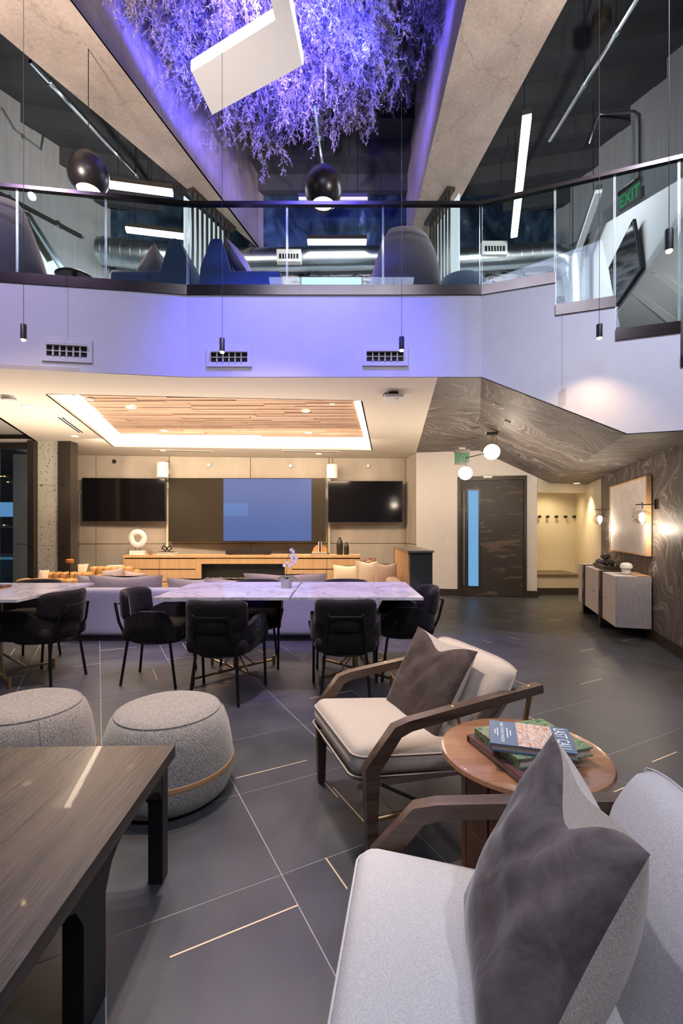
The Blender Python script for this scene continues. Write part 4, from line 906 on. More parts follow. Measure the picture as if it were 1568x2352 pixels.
# settees and lounge chairs upstairs
def settee(loc, sgn, label):
    t = thing('high_back_settee', label, 'sofa', loc); rx = lambda x: x*sgn
    mb = MB(); mb.soft((rx(-.28), .40, .36), (.58,.80,.24), .04, 4); mb.build('seat', M['blue_sofa'], t)
    mb = MB(); pr = [(-.04,0.08),(-.02,.45),(.07,.80),(.13,.82),(.19,.80),(.30,.50),(.33,.08)]; mb.prism([(rx(x),0,z) for x, z in pr], (0,.85,0)); mb.build('backrest', M['blue_sofa'], t, bevel=.02, seg=2)
    mb = MB(); mb.box((rx(-.28),.4,.16), (.52,.7,.16)); mb.build('base', M['blue_sofa'], t, bevel=.01)
    for x in (-.5,.2):
        for y in (.08,.75): mb = MB(); mb.tube([(rx(x),y,0),(rx(x),y,.09)], .02, 8); mb.build('leg', M['black'], t)
    return t
settee((-1.93,5.0,3.61), 1, 'blue high-back settee facing left behind the balcony glass'); settee((-1.22,5.0,3.61), -1, 'blue high-back settee facing right behind the balcony glass')
# pillow builder
def pillow_fn(W, Hh, T, dent=.0, sharp=.10, seed=0, fold=0):
    rnd = random.Random(seed); ph = [rnd.uniform(0,6.3) for _ in range(8)]
    def f(u, v, side):
        U_, V_ = u*2-1, v*2-1
        x = U_*W/2*(1-sharp*(1-V_*V_)*abs(U_)**3*.9); y = V_*Hh/2*(1-sharp*(1-U_*U_)*abs(V_)**3*.9)
        y -= dent*math.exp(-(U_/.42)**2)*max(0,(V_+1)/2)**2.2*1.0
        e = max(0,(1-U_*U_))**.55*max(0,(1-V_*V_))**.55; z = T/2*e
        z *= 1-.35*(dent*6)*math.exp(-((U_-.05)/.20)**2)*max(0,(V_+.4)/1.4)**1.2 if dent else 1
        if fold: z += e*fold*(.6*math.sin(5*U_+3*V_+ph[0])*math.sin(4*V_-2*U_+ph[1])+.35*math.sin(11*U_-6*V_+ph[2])*math.exp(-((V_-.3)/.5)**2))
        return Vector((x, y, z*side))
    return f
def pillow(name, label, cat_, BL, BR, TL, W, Hh, T, mf, mbk, dent=0, fold=.0, seed=0, group=None, n=26, wb=1.0, TR=None, sharp=.06):
    BL, BR, TL = Vector(BL), Vector(BR), Vector(TL); free = TR is not None
    if not free:
        ex = (BR-BL).normalized(); ey = (TL-BL); ey = (ey-ex*ey.dot(ex)).normalized(); BR = BL+ex*W; TL = BL+ey*Hh; TR = TL+ex*W
    else: TR = Vector(TR); W = (BR-BL).length; Hh = (TL-BL).length
    ez = (BR-BL).cross(TL-BL).normalized()
    base = (BL+BR)/2; t = thing(name, label, cat_, base, 0, group); f = pillow_fn(W, Hh, T, dent, sharp, seed, fold)
    def g(u, v, s):
        p = f(u, v, s); a = p.x/W+.5; b_ = p.y/Hh+.5; return (BL*(1-a)+BR*a)*(1-b_)+(TL*(1-a)+TR*a)*b_+ez*p.z
    mb = MB(); mb.grid(lambda u, v: g(u, v, 1), n, n); mb.build('cover_front', mf, t, world=True, ang=80)
    fb = pillow_fn(W, Hh, T, dent*.2, sharp, seed, 0)
    def gb(u, v):
        p = fb(u, v, -wb); a = p.x/W+.5; b_ = p.y/Hh+.5; return (BL*(1-a)+BR*a)*(1-b_)+(TL*(1-a)+TR*a)*b_+ez*p.z
    mb = MB(); bk_ = mb.grid(gb, n, n, True)
    if dent > .04:      # close the dip in the top seam
        fr_ = [mb.bm.verts.new(g(i/n, 1, 1)) for i in range(n+1)]
        for i in range(n): mb._f([bk_[i][n], bk_[i+1][n], fr_[i+1], fr_[i]])
    mb.build('cover_back', mbk, t, world=True, ang=80); return t
# world flag above works after M: transform order is M first, then parent inverse
pillow('throw_pillow', 'dusty pink pillow leaning on the left blue settee', 'pillow', (-2.28,5.1,4.09), (-2.28,5.5,4.09), (-2.05,5.1,4.45), .42,.42,.16, M['pinkish'], M['pinkish'], seed=2, n=14)
pillow('throw_pillow', 'dusty pink pillow leaning on the right blue settee', 'pillow', (-1.02,5.5,4.09), (-1.02,5.1,4.09), (-1.25,5.5,4.45), .45,.46,.17, M['pinkish'], M['pinkish'], seed=3, n=14)
pillow('throw_pillow', 'pale pink pillow behind the other on the right blue settee', 'pillow', (-.95,5.95,4.09), (-.95,5.55,4.09), (-1.2,5.95,4.45), .42,.42,.15, M['pinkish'], M['pinkish'], seed=4, n=14)
def tub(loc, rx, ry, h, label, open_=True, m_='mauve', rz=0):
    t = thing('lounge_chair', label, 'armchair', loc, rz)
    def f(u, v, k=1.0):
        a = u*2*math.pi; top = h*(.62+.38*max(-1,min(1,1.9*math.cos(a-math.pi/2)+.25)))
        z = .12+(top-.12)*v; s = math.sqrt(1-(max(0,v-.25)/.95)**2.4)*(.80+.2*min(1,v*3)); return Vector((math.cos(a)*rx*s*k, math.sin(a)*ry*s*k, z))
    mb = MB(); mb.grid(lambda u, v: f(u, v), 36, 12); mb.build('outer_shell', M[m_], t, weld=True, ang=80)
    mb = MB(); mb.grid(lambda u, v: f(u, v, .84), 36, 12, True)
    rim = mb.grid(lambda u, v: f(u, 1, 1-.16*v)+Vector((0,0,.02*math.sin(v*math.pi))), 36, 2); mb.build('inner_shell', M[m_], t, weld=True, ang=80)
    mb = MB(); mb.soft((0,-.02,.36), (rx*1.35,ry*1.35,.16), .06, 5, crown=.02); mb.build('seat', M[m_], t)
    mb = MB(); mb.lathe([(rx*.55,0),(rx*.55,.03),(.04,.05),(.04,.13),(0,.13)], n=24); mb.build('swivel_base', M['steel_dark'], t)
    mb = MB(); mb.tube([(rx*.45*math.cos(a), -.0+ry*.1, .0)for a in (0,)]+[(rx*.45,ry*.1,.12)], .01, 5); mb.build('stud', M['black'], t); return t
tub((.72,5.38,3.61), .44,.40, 1.02, 'round mauve lounge chair with high curved back, centre right upstairs', rz=R(200))
tub((1.55,6.0,3.61), .42,.40, .88, 'dark round-backed chair top beside the right slatted screen', m_='blue_sofa', rz=R(170))
tub((-3.56,4.9,3.61), .44,.42, 1.02, 'round-backed chair cut by the left frame edge upstairs', rz=R(180))
t = thing('round_table', 'low round table top just above the balcony edge, left', 'table', (-2.86,4.98,3.61)); mb = MB(); mb.lathe([(0,.37),(.17,.37),(.19,.385),(.17,.40),(0,.40)], n=28); mb.build('tabletop', M['steel'], t); mb = MB(); mb.tube([(0,0,.02),(0,0,.37)], .025, 10); mb.build('stem', M['black'], t); mb = MB(); mb.lathe([(.2,0),(.2,.015),(.03,.03),(0,.03)], n=24); mb.build('foot', M['black'], t)
t = thing('monitor', 'wide glowing blue screen low on the upper back wall', 'monitor', (at(762,655,8.6).x,8.6,4.2))
a, b_ = at(689,634,8.6), at(833,700,8.6); mb = MB(); mb.bx((a.x,8.6,b_.z), (b_.x,8.66,a.z)); mb.build('bezel', M['black'], t, world=True); mb = MB(); mb.bx((a.x+.03,8.59,b_.z+.03), (b_.x-.03,8.6,a.z-.03)); mb.build('screen', M['monitor'], t, world=True, smooth=False)
mb = MB(); mb.bx(((a.x+b_.x)/2-.05,8.62,3.61), ((a.x+b_.x)/2+.05,8.66,b_.z)); mb.build('stand', M['black'], t, world=True)

# pendants
def big_pendant(px, Y, ztop, hh, label, pw):
    x = (px-CX)/F*Y; t = thing('bell_pendant', label, 'pendant lamp', (x, Y, ztop-hh)); r = hh*.47
    prof = [(r*.60,.0),(r*.78,hh*.08),(r*.94,hh*.22),(r,hh*.38),(r*.985,hh*.52),(r*.90,hh*.64),(r*.70,hh*.77),(r*.42,hh*.89),(r*.16,hh*.97),(.02,hh),(0,hh)]
    mb = MB(); mb.lathe([(r*.57,.004)]+prof, n=36); mb.bm.faces.ensure_lookup_table()
    for f in list(mb.bm.faces):
        if len(f.verts) > 10: mb.bm.faces.remove(f)
    mb.build('shade', plain('satin_black', (.012,.010,.012), .32) if 'satin_black' not in bpy.data.materials else bpy.data.materials['satin_black'], t)
    mb = MB(); mb.lathe([(0,-.02),(r*.35,-.014),(r*.56,.012),(r*.50,.04),(0,.05)], n=28); mb.build('lens', M['pend_glow'], t)
    mb = MB(); mb.tube([(0,0,hh),(0,0,hh+4.4)], .005, 6); mb.build('cord', M['black'], t)
    lamp('pendant_glow', 'SPOT', (x, Y, ztop-hh-.03), pw, WARM, (x, Y, 0), .08, spot=120, blend=.9)
big_pendant(742, 5.5, 5.61, .47, 'black bell pendant hanging in the middle above the handrail', 60)
big_pendant(203, 5.35, 5.66, .47, 'black bell pendant at left in front of the concrete wall', 60)
pins = [(54,745,783,4.05,'left'), (510,777,811,4.3,'mid'), (922,774,807,4.3,'mid'), (1376,745,779,3.95,'r'), (1536,527,580,2.95,'rr')]
labs = ['slim black pendant lamp by the left fascia grille', 'slim black pendant lamp in front of the middle-left fascia grille', 'slim black pendant lamp in front of the middle-right fascia grille', 'slim black pendant lamp below the stair base shoe', 'nearest slim black pendant lamp before the stair glass at far right']
for (px, y0, y1, Y, _), lab in zip(pins, labs):
    a = at(px, y0, Y); b_ = at(px, y1, Y); t = thing('slim_pendant', lab, 'pendant lamp', b_, 0, None); L = a.z-b_.z; r = .024
    mb = MB(); mb.lathe([(r*.8,.012),(r,.012),(r,L-.004),(r*.9,L),(0,L)], n=16); mb.build('tube', M['black'], t)
    mb = MB(); mb.lathe([(0,0),(r*.6,.0),(r*.82,.010),(r*.8,.018),(0,.018)], n=14); mb.build('lens', M['pin_glow'], t)
    mb = MB(); mb.tube([(0,0,L),(0,0,9.0-a.z)], .0022, 5); mb.build('cord', M['steel_dark'], t)
    lamp('slim_pendant_beam', 'SPOT', (b_.x, b_.y, b_.z-.015), 26, (1,.66,.36), (b_.x, b_.y+.10, 0), .015, spot=120, blend=.9)

# suspended light panel
zp = 6.8
pl_ = [atz(*q, zp) for q in ((440,165),(487,264),(694,150),(650,-70),(606,-70),(632,46))]
t = thing('suspended_light_panel', 'white angular light panel hanging among the purple foliage', 'light panel', sum(pl_, Vector())/6)
mb = MB(); mb.prism(pl_, (0,0,.13)); mb.build('panel', M['plate'], t, world=True, smooth=False)
def strip(a, b_, out):
    d = (b_-a).normalized(); n = Vector((d.y,-d.x,0)); n = n if n.dot(out) > 0 else -n; mb = MB()
    mb.prism([a+n*.004+Vector((0,0,.004)), b_+n*.004+Vector((0,0,.004)), b_+n*.004+Vector((0,0,.126)), a+n*.004+Vector((0,0,.126))], n*.01); mb.build('led_strip', M['blue_led'], t, world=True, smooth=False)
strip(pl_[0], pl_[5], Vector((-.3,-1,0))); strip(pl_[2], pl_[3], Vector((1,-.2,0)))
for p in (pl_[0], pl_[2], pl_[5]): mb = MB(); mb.tube([p+Vector((0,0,.12)), p+Vector((0,0,2.2))], .003, 4); mb.build('suspension_cable', M['steel'], t, world=True)

# hanging dried garden: a few clump meshes shared by many clumps
def clump(seed, dark=False):
    rnd = random.Random(seed); vs, fs = [], []
    def ribbon(p, q, w):
        d = (q-p); s = d.cross(Vector((rnd.uniform(-1,1), rnd.uniform(-1,1), rnd.uniform(-1,1)))).normalized()*w; i = len(vs); vs.extend([p-s, p+s, q+s*.5, q-s*.5]); fs.append((i,i+1,i+2,i+3))
    for b_ in range(16):
        a = rnd.uniform(0,6.28); p = Vector((math.cos(a)*rnd.uniform(0,.22), math.sin(a)*rnd.uniform(0,.22), rnd.uniform(-.15,0))); d = Vector((rnd.uniform(-.7,.7), rnd.uniform(-.7,.7), -.7)).normalized(); L = rnd.uniform(.5,1.15); st = .075; s = 0
        while s < L:
            d = (d+Vector((rnd.uniform(-.28,.28), rnd.uniform(-.28,.28), rnd.uniform(-.30,.12)))).normalized(); q = p+d*st; ribbon(p, q, .0035)
            for _ in range(2):
                dd = (d+Vector((rnd.uniform(-1,1), rnd.uniform(-1,1), rnd.uniform(-.8,.6)))).normalized(); l = rnd.uniform(.05,.15); pp = p.copy()
                for _k in range(3):
                    dd = (dd+Vector((rnd.uniform(-.4,.4), rnd.uniform(-.4,.4), rnd.uniform(-.4,.2)))).normalized(); qq = pp+dd*l*.4; ribbon(pp, qq, .0035)
                    for __ in range(4):
                        ee = (dd+Vector((rnd.uniform(-1,1), rnd.uniform(-1,1), rnd.uniform(-1,.7)))).normalized(); ribbon(qq, qq+ee*rnd.uniform(.018,.05), .0045)
                    pp = qq
            p = q; s += st
    me = bpy.data.meshes.new('foliage_clump'); me.from_pydata([tuple(v) for v in vs], [], fs); me.materials.append(M['foliage_d' if dark else 'foliage']); return me
cm = [clump(i) for i in range(5)]; cd = clump(77, True)
garden = thing('hanging_foliage', 'mass of dried trailing branches hanging between the beams, lit violet', 'plant', (-.4, 5.9, 8.6))
rnd = random.Random(11)
def bx_l(y): return -2.84+.279*(y-4.86)
for i in range(210):
    y = rnd.uniform(4.5, 7.35); xl = bx_l(y)+.28; x = rnd.uniform(xl, 1.05)
    f = (y-4.5)/2.85
    zbot = 7.30+rnd.uniform(0,.85)+(.18 if x > -.6 and y > 6.6 else 0)+max(0, x+.3)*.22
    o = bpy.data.objects.new('foliage_clump', cd if (x > .5 and rnd.random() < .5) else rnd.choice(cm)); C.objects.link(o); o.parent = garden
    s = rnd.uniform(.75,1.15)
    if x > .35 and y > 6.4: zbot += .25
    o.location = Vector((x, y, zbot+.85*s))-garden.location; o.rotation_euler = (0,0,rnd.uniform(0,6.28)); o.scale = (s,s,s)
mb = MB()
for k in range(7): mb.box((-.7, 4.5+k*.45, 8.75), (3.2,.02,.02))
for k in range(6): mb.box((-2.2+k*.6, 5.9, 8.75), (.02,3.1,.02))
mb.build('hanging_grid', M['steel_dark'], garden, world=True, smooth=False)

# ================================================================== DINING SIDE
def dining_chair():
    t = thing('dining_chair', 'chair', 'chair')
    def path(u, k=1.0):          # U-shaped plan, u 0..1 from front right arm round the back to front left
        a = (u-.5)*2; s = 1 if a > 0 else -1; q = abs(a)
        if q < .62: th = q/.62*math.pi/2; return Vector((-s*.275*k*math.sin(th)**.85, -.06-.225*k*math.cos(th)**.85, 0))
        return Vector((-s*(.275+.012*(q-.62)/.38)*k, -.06+.28*(q-.62)/.38, 0))
    def topz(u):
        q = abs(u-.5)*2; z = .565+.06*min(1,max(0,(q-.35)/.25)); 
        if q > .86: z -= .22*((q-.86)/.14)**2
        return z
    def sh(u, v, inner):
        z0 = .365; z1 = topz(u); z = z0+(z1-z0)*v; bulge = .80+.20*min(1, (v+.02)/.45)**.6; p = path(u, bulge*(.86 if inner else 1)); q = abs(u-.5)*2
        if q > .62: p.y = -.06+.28*(q-.62)/.38*(.72+.28*v)
        return Vector((p.x, p.y, z))
    mb = MB(); n = 40
    o_ = mb.grid(lambda u, v: sh(u, v, False), n, 8); i_ = mb.grid(lambda u, v: sh(u, v, True), n, 8, True)
    for k in range(n):
        mb._f([o_[k][8], o_[k+1][8], i_[k+1][8], i_[k][8]]); mb._f([o_[k+1][0], o_[k][0], i_[k][0], i_[k+1][0]])
    for e in (0, n):
        for j in range(8): mb._f([o_[e][j], o_[e][j+1], i_[e][j+1], i_[e][j]])
    mb.build('arm_shell', M['velvet_black'], t, bevel=0, ang=60)
    mb = MB(); mb.soft((0,-.015,.43), (.47,.48,.13), .055, 6, crown=.018); mb.build('seat', M['velvet_black'], t)
    mb = MB(); mb.lathe([(0,.345),(.215,.345),(.235,.37),(0,.37)], n=28); mb.build('seat_pan', M['black_gloss'], t)
    def bk(u, v, inner):
        a = (u-.5)*2; th = a*R(62); rr = .285 if not inner else .225; ed = (1-abs(a)**6*.30); zc = .665; hh = .118*ed; z = zc-.005+(v*2-1)*hh*1.0
        sm = math.sqrt(max(0, 1-abs(v*2-1)**6))*.5+.5; r = .255+(rr-.255)*sm*math.sqrt(max(0,1-abs(a)**8)) ; return Vector((r*math.sin(th)*1.02, -.055-r*math.cos(th)*.93-.02*v, z+.018*(abs(a)**2)*0))
    mb = MB(); a_ = mb.grid(lambda u, v: bk(u, v, False), 22, 8); b_ = mb.grid(lambda u, v: bk(u, v, True), 22, 8, True)
    for k in range(22): mb._f([a_[k][8], a_[k+1][8], b_[k+1][8], b_[k][8]]); mb._f([a_[k+1][0], a_[k][0], b_[k][0], b_[k+1][0]])
    for e in (0, 22):
        for j in range(8): mb._f([a_[e][j], a_[e][j+1], b_[e][j+1], b_[e][j]])
    mb.build('backrest', M['velvet_black'], t, weld=True, ang=80)
    lg = plain('black_frame', (.010,.010,.010), .3, .3)
    for s in (-1, 1):
        mb = MB(); mb.tube([(s*.185,-.27,0),(s*.155,-.225,.36),(s*.150,-.30,.52),(s*.125,-.345,.675)], .0115, 10); mb.build('leg', lg, t)
        mb = MB(); mb.tube([(s*.265,.215,0),(s*.262,.17,.36),(s*.292,.10,.54)], .0115, 10); mb.build('leg', lg, t)
    mb = MB(); mb.tube([(.20*math.sin(a),-.015-.235*math.cos(a),.352) for a in [R(-100+10*i) for i in range(21)]], .008, 8); mb.build('seat_rail', lg, t)
    mb = MB(); mb.tube([(-.125,-.342,.66),(0,-.35,.66),(.125,-.342,.66)], .007, 8); mb.build('back_rail', lg, t)
    return t
ch0 = dining_chair(); G = 'black velvet dining chairs'
CH = [((-.91,3.66),R(-5),'black velvet chair, its back to us, at the left of the joined marble tables'),
      ((.03,3.70),R(0),'black velvet chair, its back to us, at the right of the joined marble tables'),
      ((-1.56,4.03),R(-90),'black velvet chair at the left end of the joined marble tables, facing right'),
      ((.55,4.22),R(92),'black velvet chair at the right end of the joined marble tables, facing left'),
      ((-.85,4.50),R(180),'black velvet chair on the far side of the left joined marble table, facing us'),
      ((.04,4.52),R(180),'black velvet chair hidden on the far side of the right joined marble table'),
      ((-2.58,4.02),R(76),'black velvet chair at the right end of the cut-off marble table at left'),
      ((-3.06,4.50),R(184),'black velvet chair behind the cut-off marble table at left')]
for i, ((x, y), rz, lab) in enumerate(CH):
    if i == 0: ch0.location = (x,y,0); ch0.rotation_euler = (0,0,rz); ch0['label'] = lab; ch0['group'] = G
    else: dup(ch0, (x,y,0), rz, lab, G)
def marble_table(x0, x1, y0, y1, label, boff=0):
    cx, cy = (x0+x1)/2, (y0+y1)/2; t = thing('marble_table', label, 'table', (cx,cy,0), 0, 'square marble dining tables')
    mb = MB(); mb.bx((x0-cx,y0-cy,.740), (x1-cx,y1-cy,.762)); o = mb.build('tabletop', M['marble'], t, bevel=.002)
    mb = MB(); mb.tube([(boff,0,.05),(boff,0,.735)], .026, 14); mb.build('column', M['brass'], t)
    mb = MB(); mb.box((boff,0,.732), (.45,.45,.012)); mb.build('mounting_plate', M['black'], t)
    for sx, sy in ((-1,-1),(1,-1),(1,1),(-1,1)):
        e = Vector((boff+sx*.295, sy*.29, .05)); c = Vector((boff,0,.05))
        mb = MB(); mb.tube([c, e], .011, 8); mb.build('base_arm', M['brass'], t)
        mb = MB(); mb.tube([(e.x,e.y,0),(e.x,e.y,.085)], .015, 10); mb.build('foot', M['brass'], t)
        mb = MB(); mb.tube([c.lerp(e,.48), (boff,0,.22)], .009, 8); mb.build('strut', M['brass'], t)
    return t
marble_table(-1.474,-.408,3.62,4.68,'left one of two joined square marble tables, the orchid stands on it'); marble_table(-.394,.640,3.62,4.68,'right one of two joined square marble tables'); marble_table(-3.52,-2.455,3.51,4.60,'square marble table cut off by the left frame edge')
# orchid
t = thing('potted_orchid', 'white orchid in a grey hexagonal concrete pot on the joined marble tables', 'plant', (-.497,4.20,.762))
mb = MB(); mb.lathe([(0,0),(.044,0),(.052,.082),(.044,.082),(.042,.07),(0,.07)], n=6); mb.build('pot', concrete('pot_concrete', (.42,.41,.38), .2), t, ang=20)
for a, l, w in ((.6,.11,.028),(2.6,.10,.03),(3.8,.09,.026),(5.4,.12,.03),(1.6,.07,.024)):
    mb = MB(); d = Vector((math.cos(a), math.sin(a)*.6, 0)); s = Vector((-d.y, d.x, 0))
    mb.grid(lambda u, v: d*l*u+s*(v-.5)*2*w*math.sin(math.pi*min(.98,u+.06))**.7*.6+Vector((0,0,.075+.10*u-.09*u*u*1.2+abs(v-.5)*.015)), 6, 2); mb.build('leaf', M['green'], t)
mb = MB(); sp = [Vector((0,0,.07)),Vector((.0,0,.18)),Vector((.015,0,.28)),Vector((.035,0,.34)),Vector((.06,0,.365)),Vector((.075,-.01,.33)),Vector((.09,-.01,.29))]; mb.tube(sp, .003, 6); mb.build('stem', plain('orchid_stem', (.16,.13,.05), .5), t)
pet = plain('petal_white', (.78,.76,.80), .6)
for i, (x, z) in enumerate(((-.02,.205),(.01,.23),(.03,.20),(.055,.215),(.06,.25),(.08,.235),(.04,.30),(.06,.33),(.075,.30),(.05,.275),(.088,.27),(.045,.345))):
    mb = MB()
    for k in range(5):
        a = k*2*math.pi/5+i; c = Vector((x+.009*math.cos(a), -.01-.004*(i%3), z+.009*math.sin(a))); mb.lathe([(0,-.003),(.011,0),(0,.003)], (0,0,0), 8) if False else mb.grid(lambda u, v: c+Vector((math.cos(a)*.009*(2*u-1)-math.sin(a)*.007*(2*v-1)*math.sqrt(max(0,1-(2*u-1)**2)), -.004*math.sin(math.pi*u), math.sin(a)*.009*(2*u-1)+math.cos(a)*.007*(2*v-1)*math.sqrt(max(0,1-(2*u-1)**2)))), 4, 2)
    mb.build('blossom', pet, t)
t = thing('table_stand', 'brown wooden stand on the cut-off marble table at the left edge', 'stand', (-3.14,4.22,.762))
mb = MB(); mb.box((0,0,.012), (.20,.12,.024)); mb.build('base', M['teak_v'], t, bevel=.004); mb = MB(); mb.box((-.05,0,.14), (.07,.03,.24)); mb.build('upright', M['teak_v'], t, bevel=.004); mb = MB(); mb.box((-.05,0,.265), (.15,.05,.012)); mb.build('cap', M['teak_v'], t, bevel=.003)

# ================================================================== LOUNGE SIDE
def sofa(x0, x1, y0, y1, label, loc_back='front'):
    t = thing('grey_sofa', label, 'sofa', ((x0+x1)/2,(y0+y1)/2,0))
    mb = MB(); mb.soft(((x0+x1)/2, y0+.11, .335), (x1-x0,.20,.54), .045, 10); mb.build('backrest', M['sofa'], t, world=True)
    mb = MB(); mb.bx((x0+.04,y0+.05,.0), (x1-.04,y1-.05,.07)); mb.build('plinth', M['black'], t, world=True)
    mb = MB(); mb.soft(((x0+x1)/2, (y0+y1)/2+.08, .17), (x1-x0,y1-y0-.16,.22), .03, 4); mb.build('seat_base', M['sofa'], t, world=True)
    n = 3; w = (x1-x0-.0)/n
    for i in range(n): mb = MB(); mb.soft((x0+w*(i+.5), (y0+y1)/2+.12, .36), (w-.01,y1-y0-.26,.17), .05, 5, crown=.02); mb.build('seat_cushion', M['sofa'], t, world=True)
    for x in (x0+.10, x1-.10): mb = MB(); mb.soft((x, (y0+y1)/2, .30), (.18,y1-y0,.42), .04, 4); mb.build('arm', M['sofa'], t, world=True)
    return t
sofa(-3.26,.44,5.32,6.32,'long grey sofa seen from behind beyond the marble tables')
cuG = 'grey long back cushions'
for px0, px1, ytop, lab, seed in ((180,262,1322,'grey cushion at the far left of the long sofa, half hidden',1),(206,378,1321,'long grey lumbar cushion on the left of the sofa back',2),(384,520,1327,'grey cushion just left of the joined tables on the sofa back',3),(470,632,1327,'grey cushion behind the left joined marble table',4),(560,752,1319,'grey cushion whose pointed tip shows right of the orchid',5)):
    Y = 5.66 if seed % 2 else 5.60; a, b_ = at(px0,1360,Y), at(px1,1360,Y); W = b_.x-a.x
    pillow('long_cushion', lab, 'cushion', (a.x,Y,.47), (b_.x,Y,.47), (a.x,Y-.06,.85), W,(1360-ytop)/F*Y*1.35,.15, M['cush'], M['cush'], seed=seed, n=16, group=cuG, dent=.02)
for px, py, sz, lab, m_, Y, rot in ((258,1312,.30,'pinkish fringed pillow, left of two behind the long grey cushion','pinkish',6.15,.3),(298,1311,.30,'pinkish fringed pillow, right of two behind the long grey cushion','pinkish',6.2,-.25)):
    p = at(px, py, Y); pillow('fringed_pillow', lab, 'pillow', (p.x-sz/2, Y, p.z-sz*.95), (p.x+sz/2, Y, p.z-sz*(.95-rot*.5)), (p.x-sz/2-.02, Y+.1, p.z), sz,sz,.12, M[m_], M[m_], n=14, seed=int(px))
    f_ = C.objects[-1].parent if False else None
# low sofa against the half wall, with pillows
t = thing('side_sofa', 'grey-beige low sofa against the timber side of the half wall', 'sofa', (.65,7.2,0))
mb = MB(); mb.soft((.74,7.15,.34), (.17,1.75,.50), .04, 6); mb.build('backrest', M['beige_pillow'], t, world=True)
mb = MB(); mb.soft((.34,7.15,.33), (.66,1.75,.18), .05, 6, crown=.01); mb.build('seat', M['cream_pillow'], t, world=True)
mb = MB(); mb.soft((.40,7.15,.15), (.70,1.72,.18), .03, 4); mb.build('base', M['beige_pillow'], t, world=True)
mb = MB(); mb.bx((.08,6.32,0), (.78,7.98,.06)); mb.build('plinth', M['black'], t, world=True)
def up(px0, px1, y0, y1, Y, T, m_, lab, dy=.12, seed=1, skew=0):
    a, b_ = at(px0,y1,Y), at(px1,y1,Y); z1 = at(0,y0,Y).z; W = b_.x-a.x; h = z1-a.z
    return pillow('sofa_pillow', lab, 'pillow', (a.x,Y,a.z), (b_.x,Y+skew,a.z), (a.x,Y+dy,z1), W,h,T, M[m_], M[m_], seed=seed, n=16, dent=.02)
up(764,836,1296,1342,7.75,.14,'cream_pillow','pale flat cream pillow at the left end of the pillow row',seed=4); up(816,852,1286,1342,7.55,.13,'beige_pillow','tan pillow squeezed between two cream pillows',.1,5)
up(824,868,1288,1348,7.15,.15,'cream_pillow','bright cream pillow standing upright in the middle of the row',.1,6); up(838,864,1280,1330,7.7,.1,'rust','rust-brown pillow peeking out above the cream ones',.1,7)
up(860,914,1291,1350,6.85,.17,'beige_pillow','largest beige pillow beside the timber half wall',.14,8)
# half wall
t = thing('half_wall', 'stone-topped half wall with dark front and timber slatted side', 'partition', (1.05,7.1,0))
mb = MB(); mb.bx((.93,6.30,0), (1.235,7.95,.975)); mb.build('core', plain('charcoal_panel', (.045,.050,.055), .6, var=.25, scale=30), t, world=True, smooth=False)
mb = MB(); mb.bx((.895,6.26,.975), (1.25,8.0,1.0)); mb.build('capping', plain('stone_cap', (.22,.20,.17), .3, var=.15), t, world=True, bevel=.003)
k = 0; y = 6.31
while y < 7.93: mb = MB(); mb.bx((.905,y,.0), (.93,y+.028,.97)); mb.build('slat', M['oak_slat'], t, world=True, smooth=False); y += .040
mb = MB(); mb.bx((.90,7.93,0), (.935,7.97,.975)); mb.build('end_post', M['black'], t, world=True, smooth=False)

# media console
t = thing('media_console', 'long light-oak media console with drawers and a built-in fireplace', 'cabinet', (-1.93,9.2,0)); CY0, CYB = 8.98, 9.42
X = lambda px: (px-CX)/F*CY0
ZZ = lambda py: H-(py-CY)/F*CY0
mb = MB(); mb.bx((X(283),CY0-.015,ZZ(1281)), (X(828),CYB,ZZ(1275))); mb.build('countertop', M['oak'], t, world=True, bevel=.002)
mb = MB(); mb.bx((X(283)+.01,CY0+.02,.0), (X(462),CYB,ZZ(1281)-.003)); mb.bx((X(654),CY0+.02,0), (X(828)-.01,CYB,ZZ(1281)-.003)); mb.bx((X(462),CY0+.12,0), (X(654),CYB,ZZ(1281)-.003)); mb.build('carcass', M['gap'], t, world=True, smooth=False)
def drawer(px0, px1, py0, py1):
    mb = MB(); mb.bx((X(px0)+.004,CY0,ZZ(py1)+.004), (X(px1)-.004,CY0+.02,ZZ(py0)-.004)); mb.build('drawer', M['oak'], t, world=True, smooth=False)
for a, b_ in ((283,365),(365,449),(670,750),(750,828)):
    drawer(a,b_,1283.5,1307); drawer(a,b_,1308.5,1336); drawer(a,b_,1337,1362)
for q in ((449,462,1283,1362),(654,670,1283,1362),(462,654,1283,1295),(462,654,1337,1362)):
    mb = MB(); mb.bx((X(q[0]),CY0,ZZ(q[3])), (X(q[1]),CY0+.03,ZZ(q[2]))); mb.build('fascia_board', M['oak'], t, world=True, smooth=False)
fp = thing('fireplace_insert', 'dark glass linear fireplace with pale driftwood, set in the console', 'fireplace', (X(558),CY0+.06,ZZ(1336)))
mb = MB()
for q in (((X(462),CY0+.01,ZZ(1337)), (X(464),CY0+.1,ZZ(1295))), ((X(652),CY0+.01,ZZ(1337)), (X(654),CY0+.1,ZZ(1295))), ((X(462),CY0+.01,ZZ(1297)), (X(654),CY0+.1,ZZ(1295))), ((X(462),CY0+.01,ZZ(1337)), (X(654),CY0+.1,ZZ(1335))), ((X(462),CY0+.11,ZZ(1337)), (X(654),CY0+.12,ZZ(1295)))): mb.bx(*q)
mb.build('firebox', plain('firebox', (.035,.028,.018), .35), fp, world=True, smooth=False)
rnd = random.Random(9)
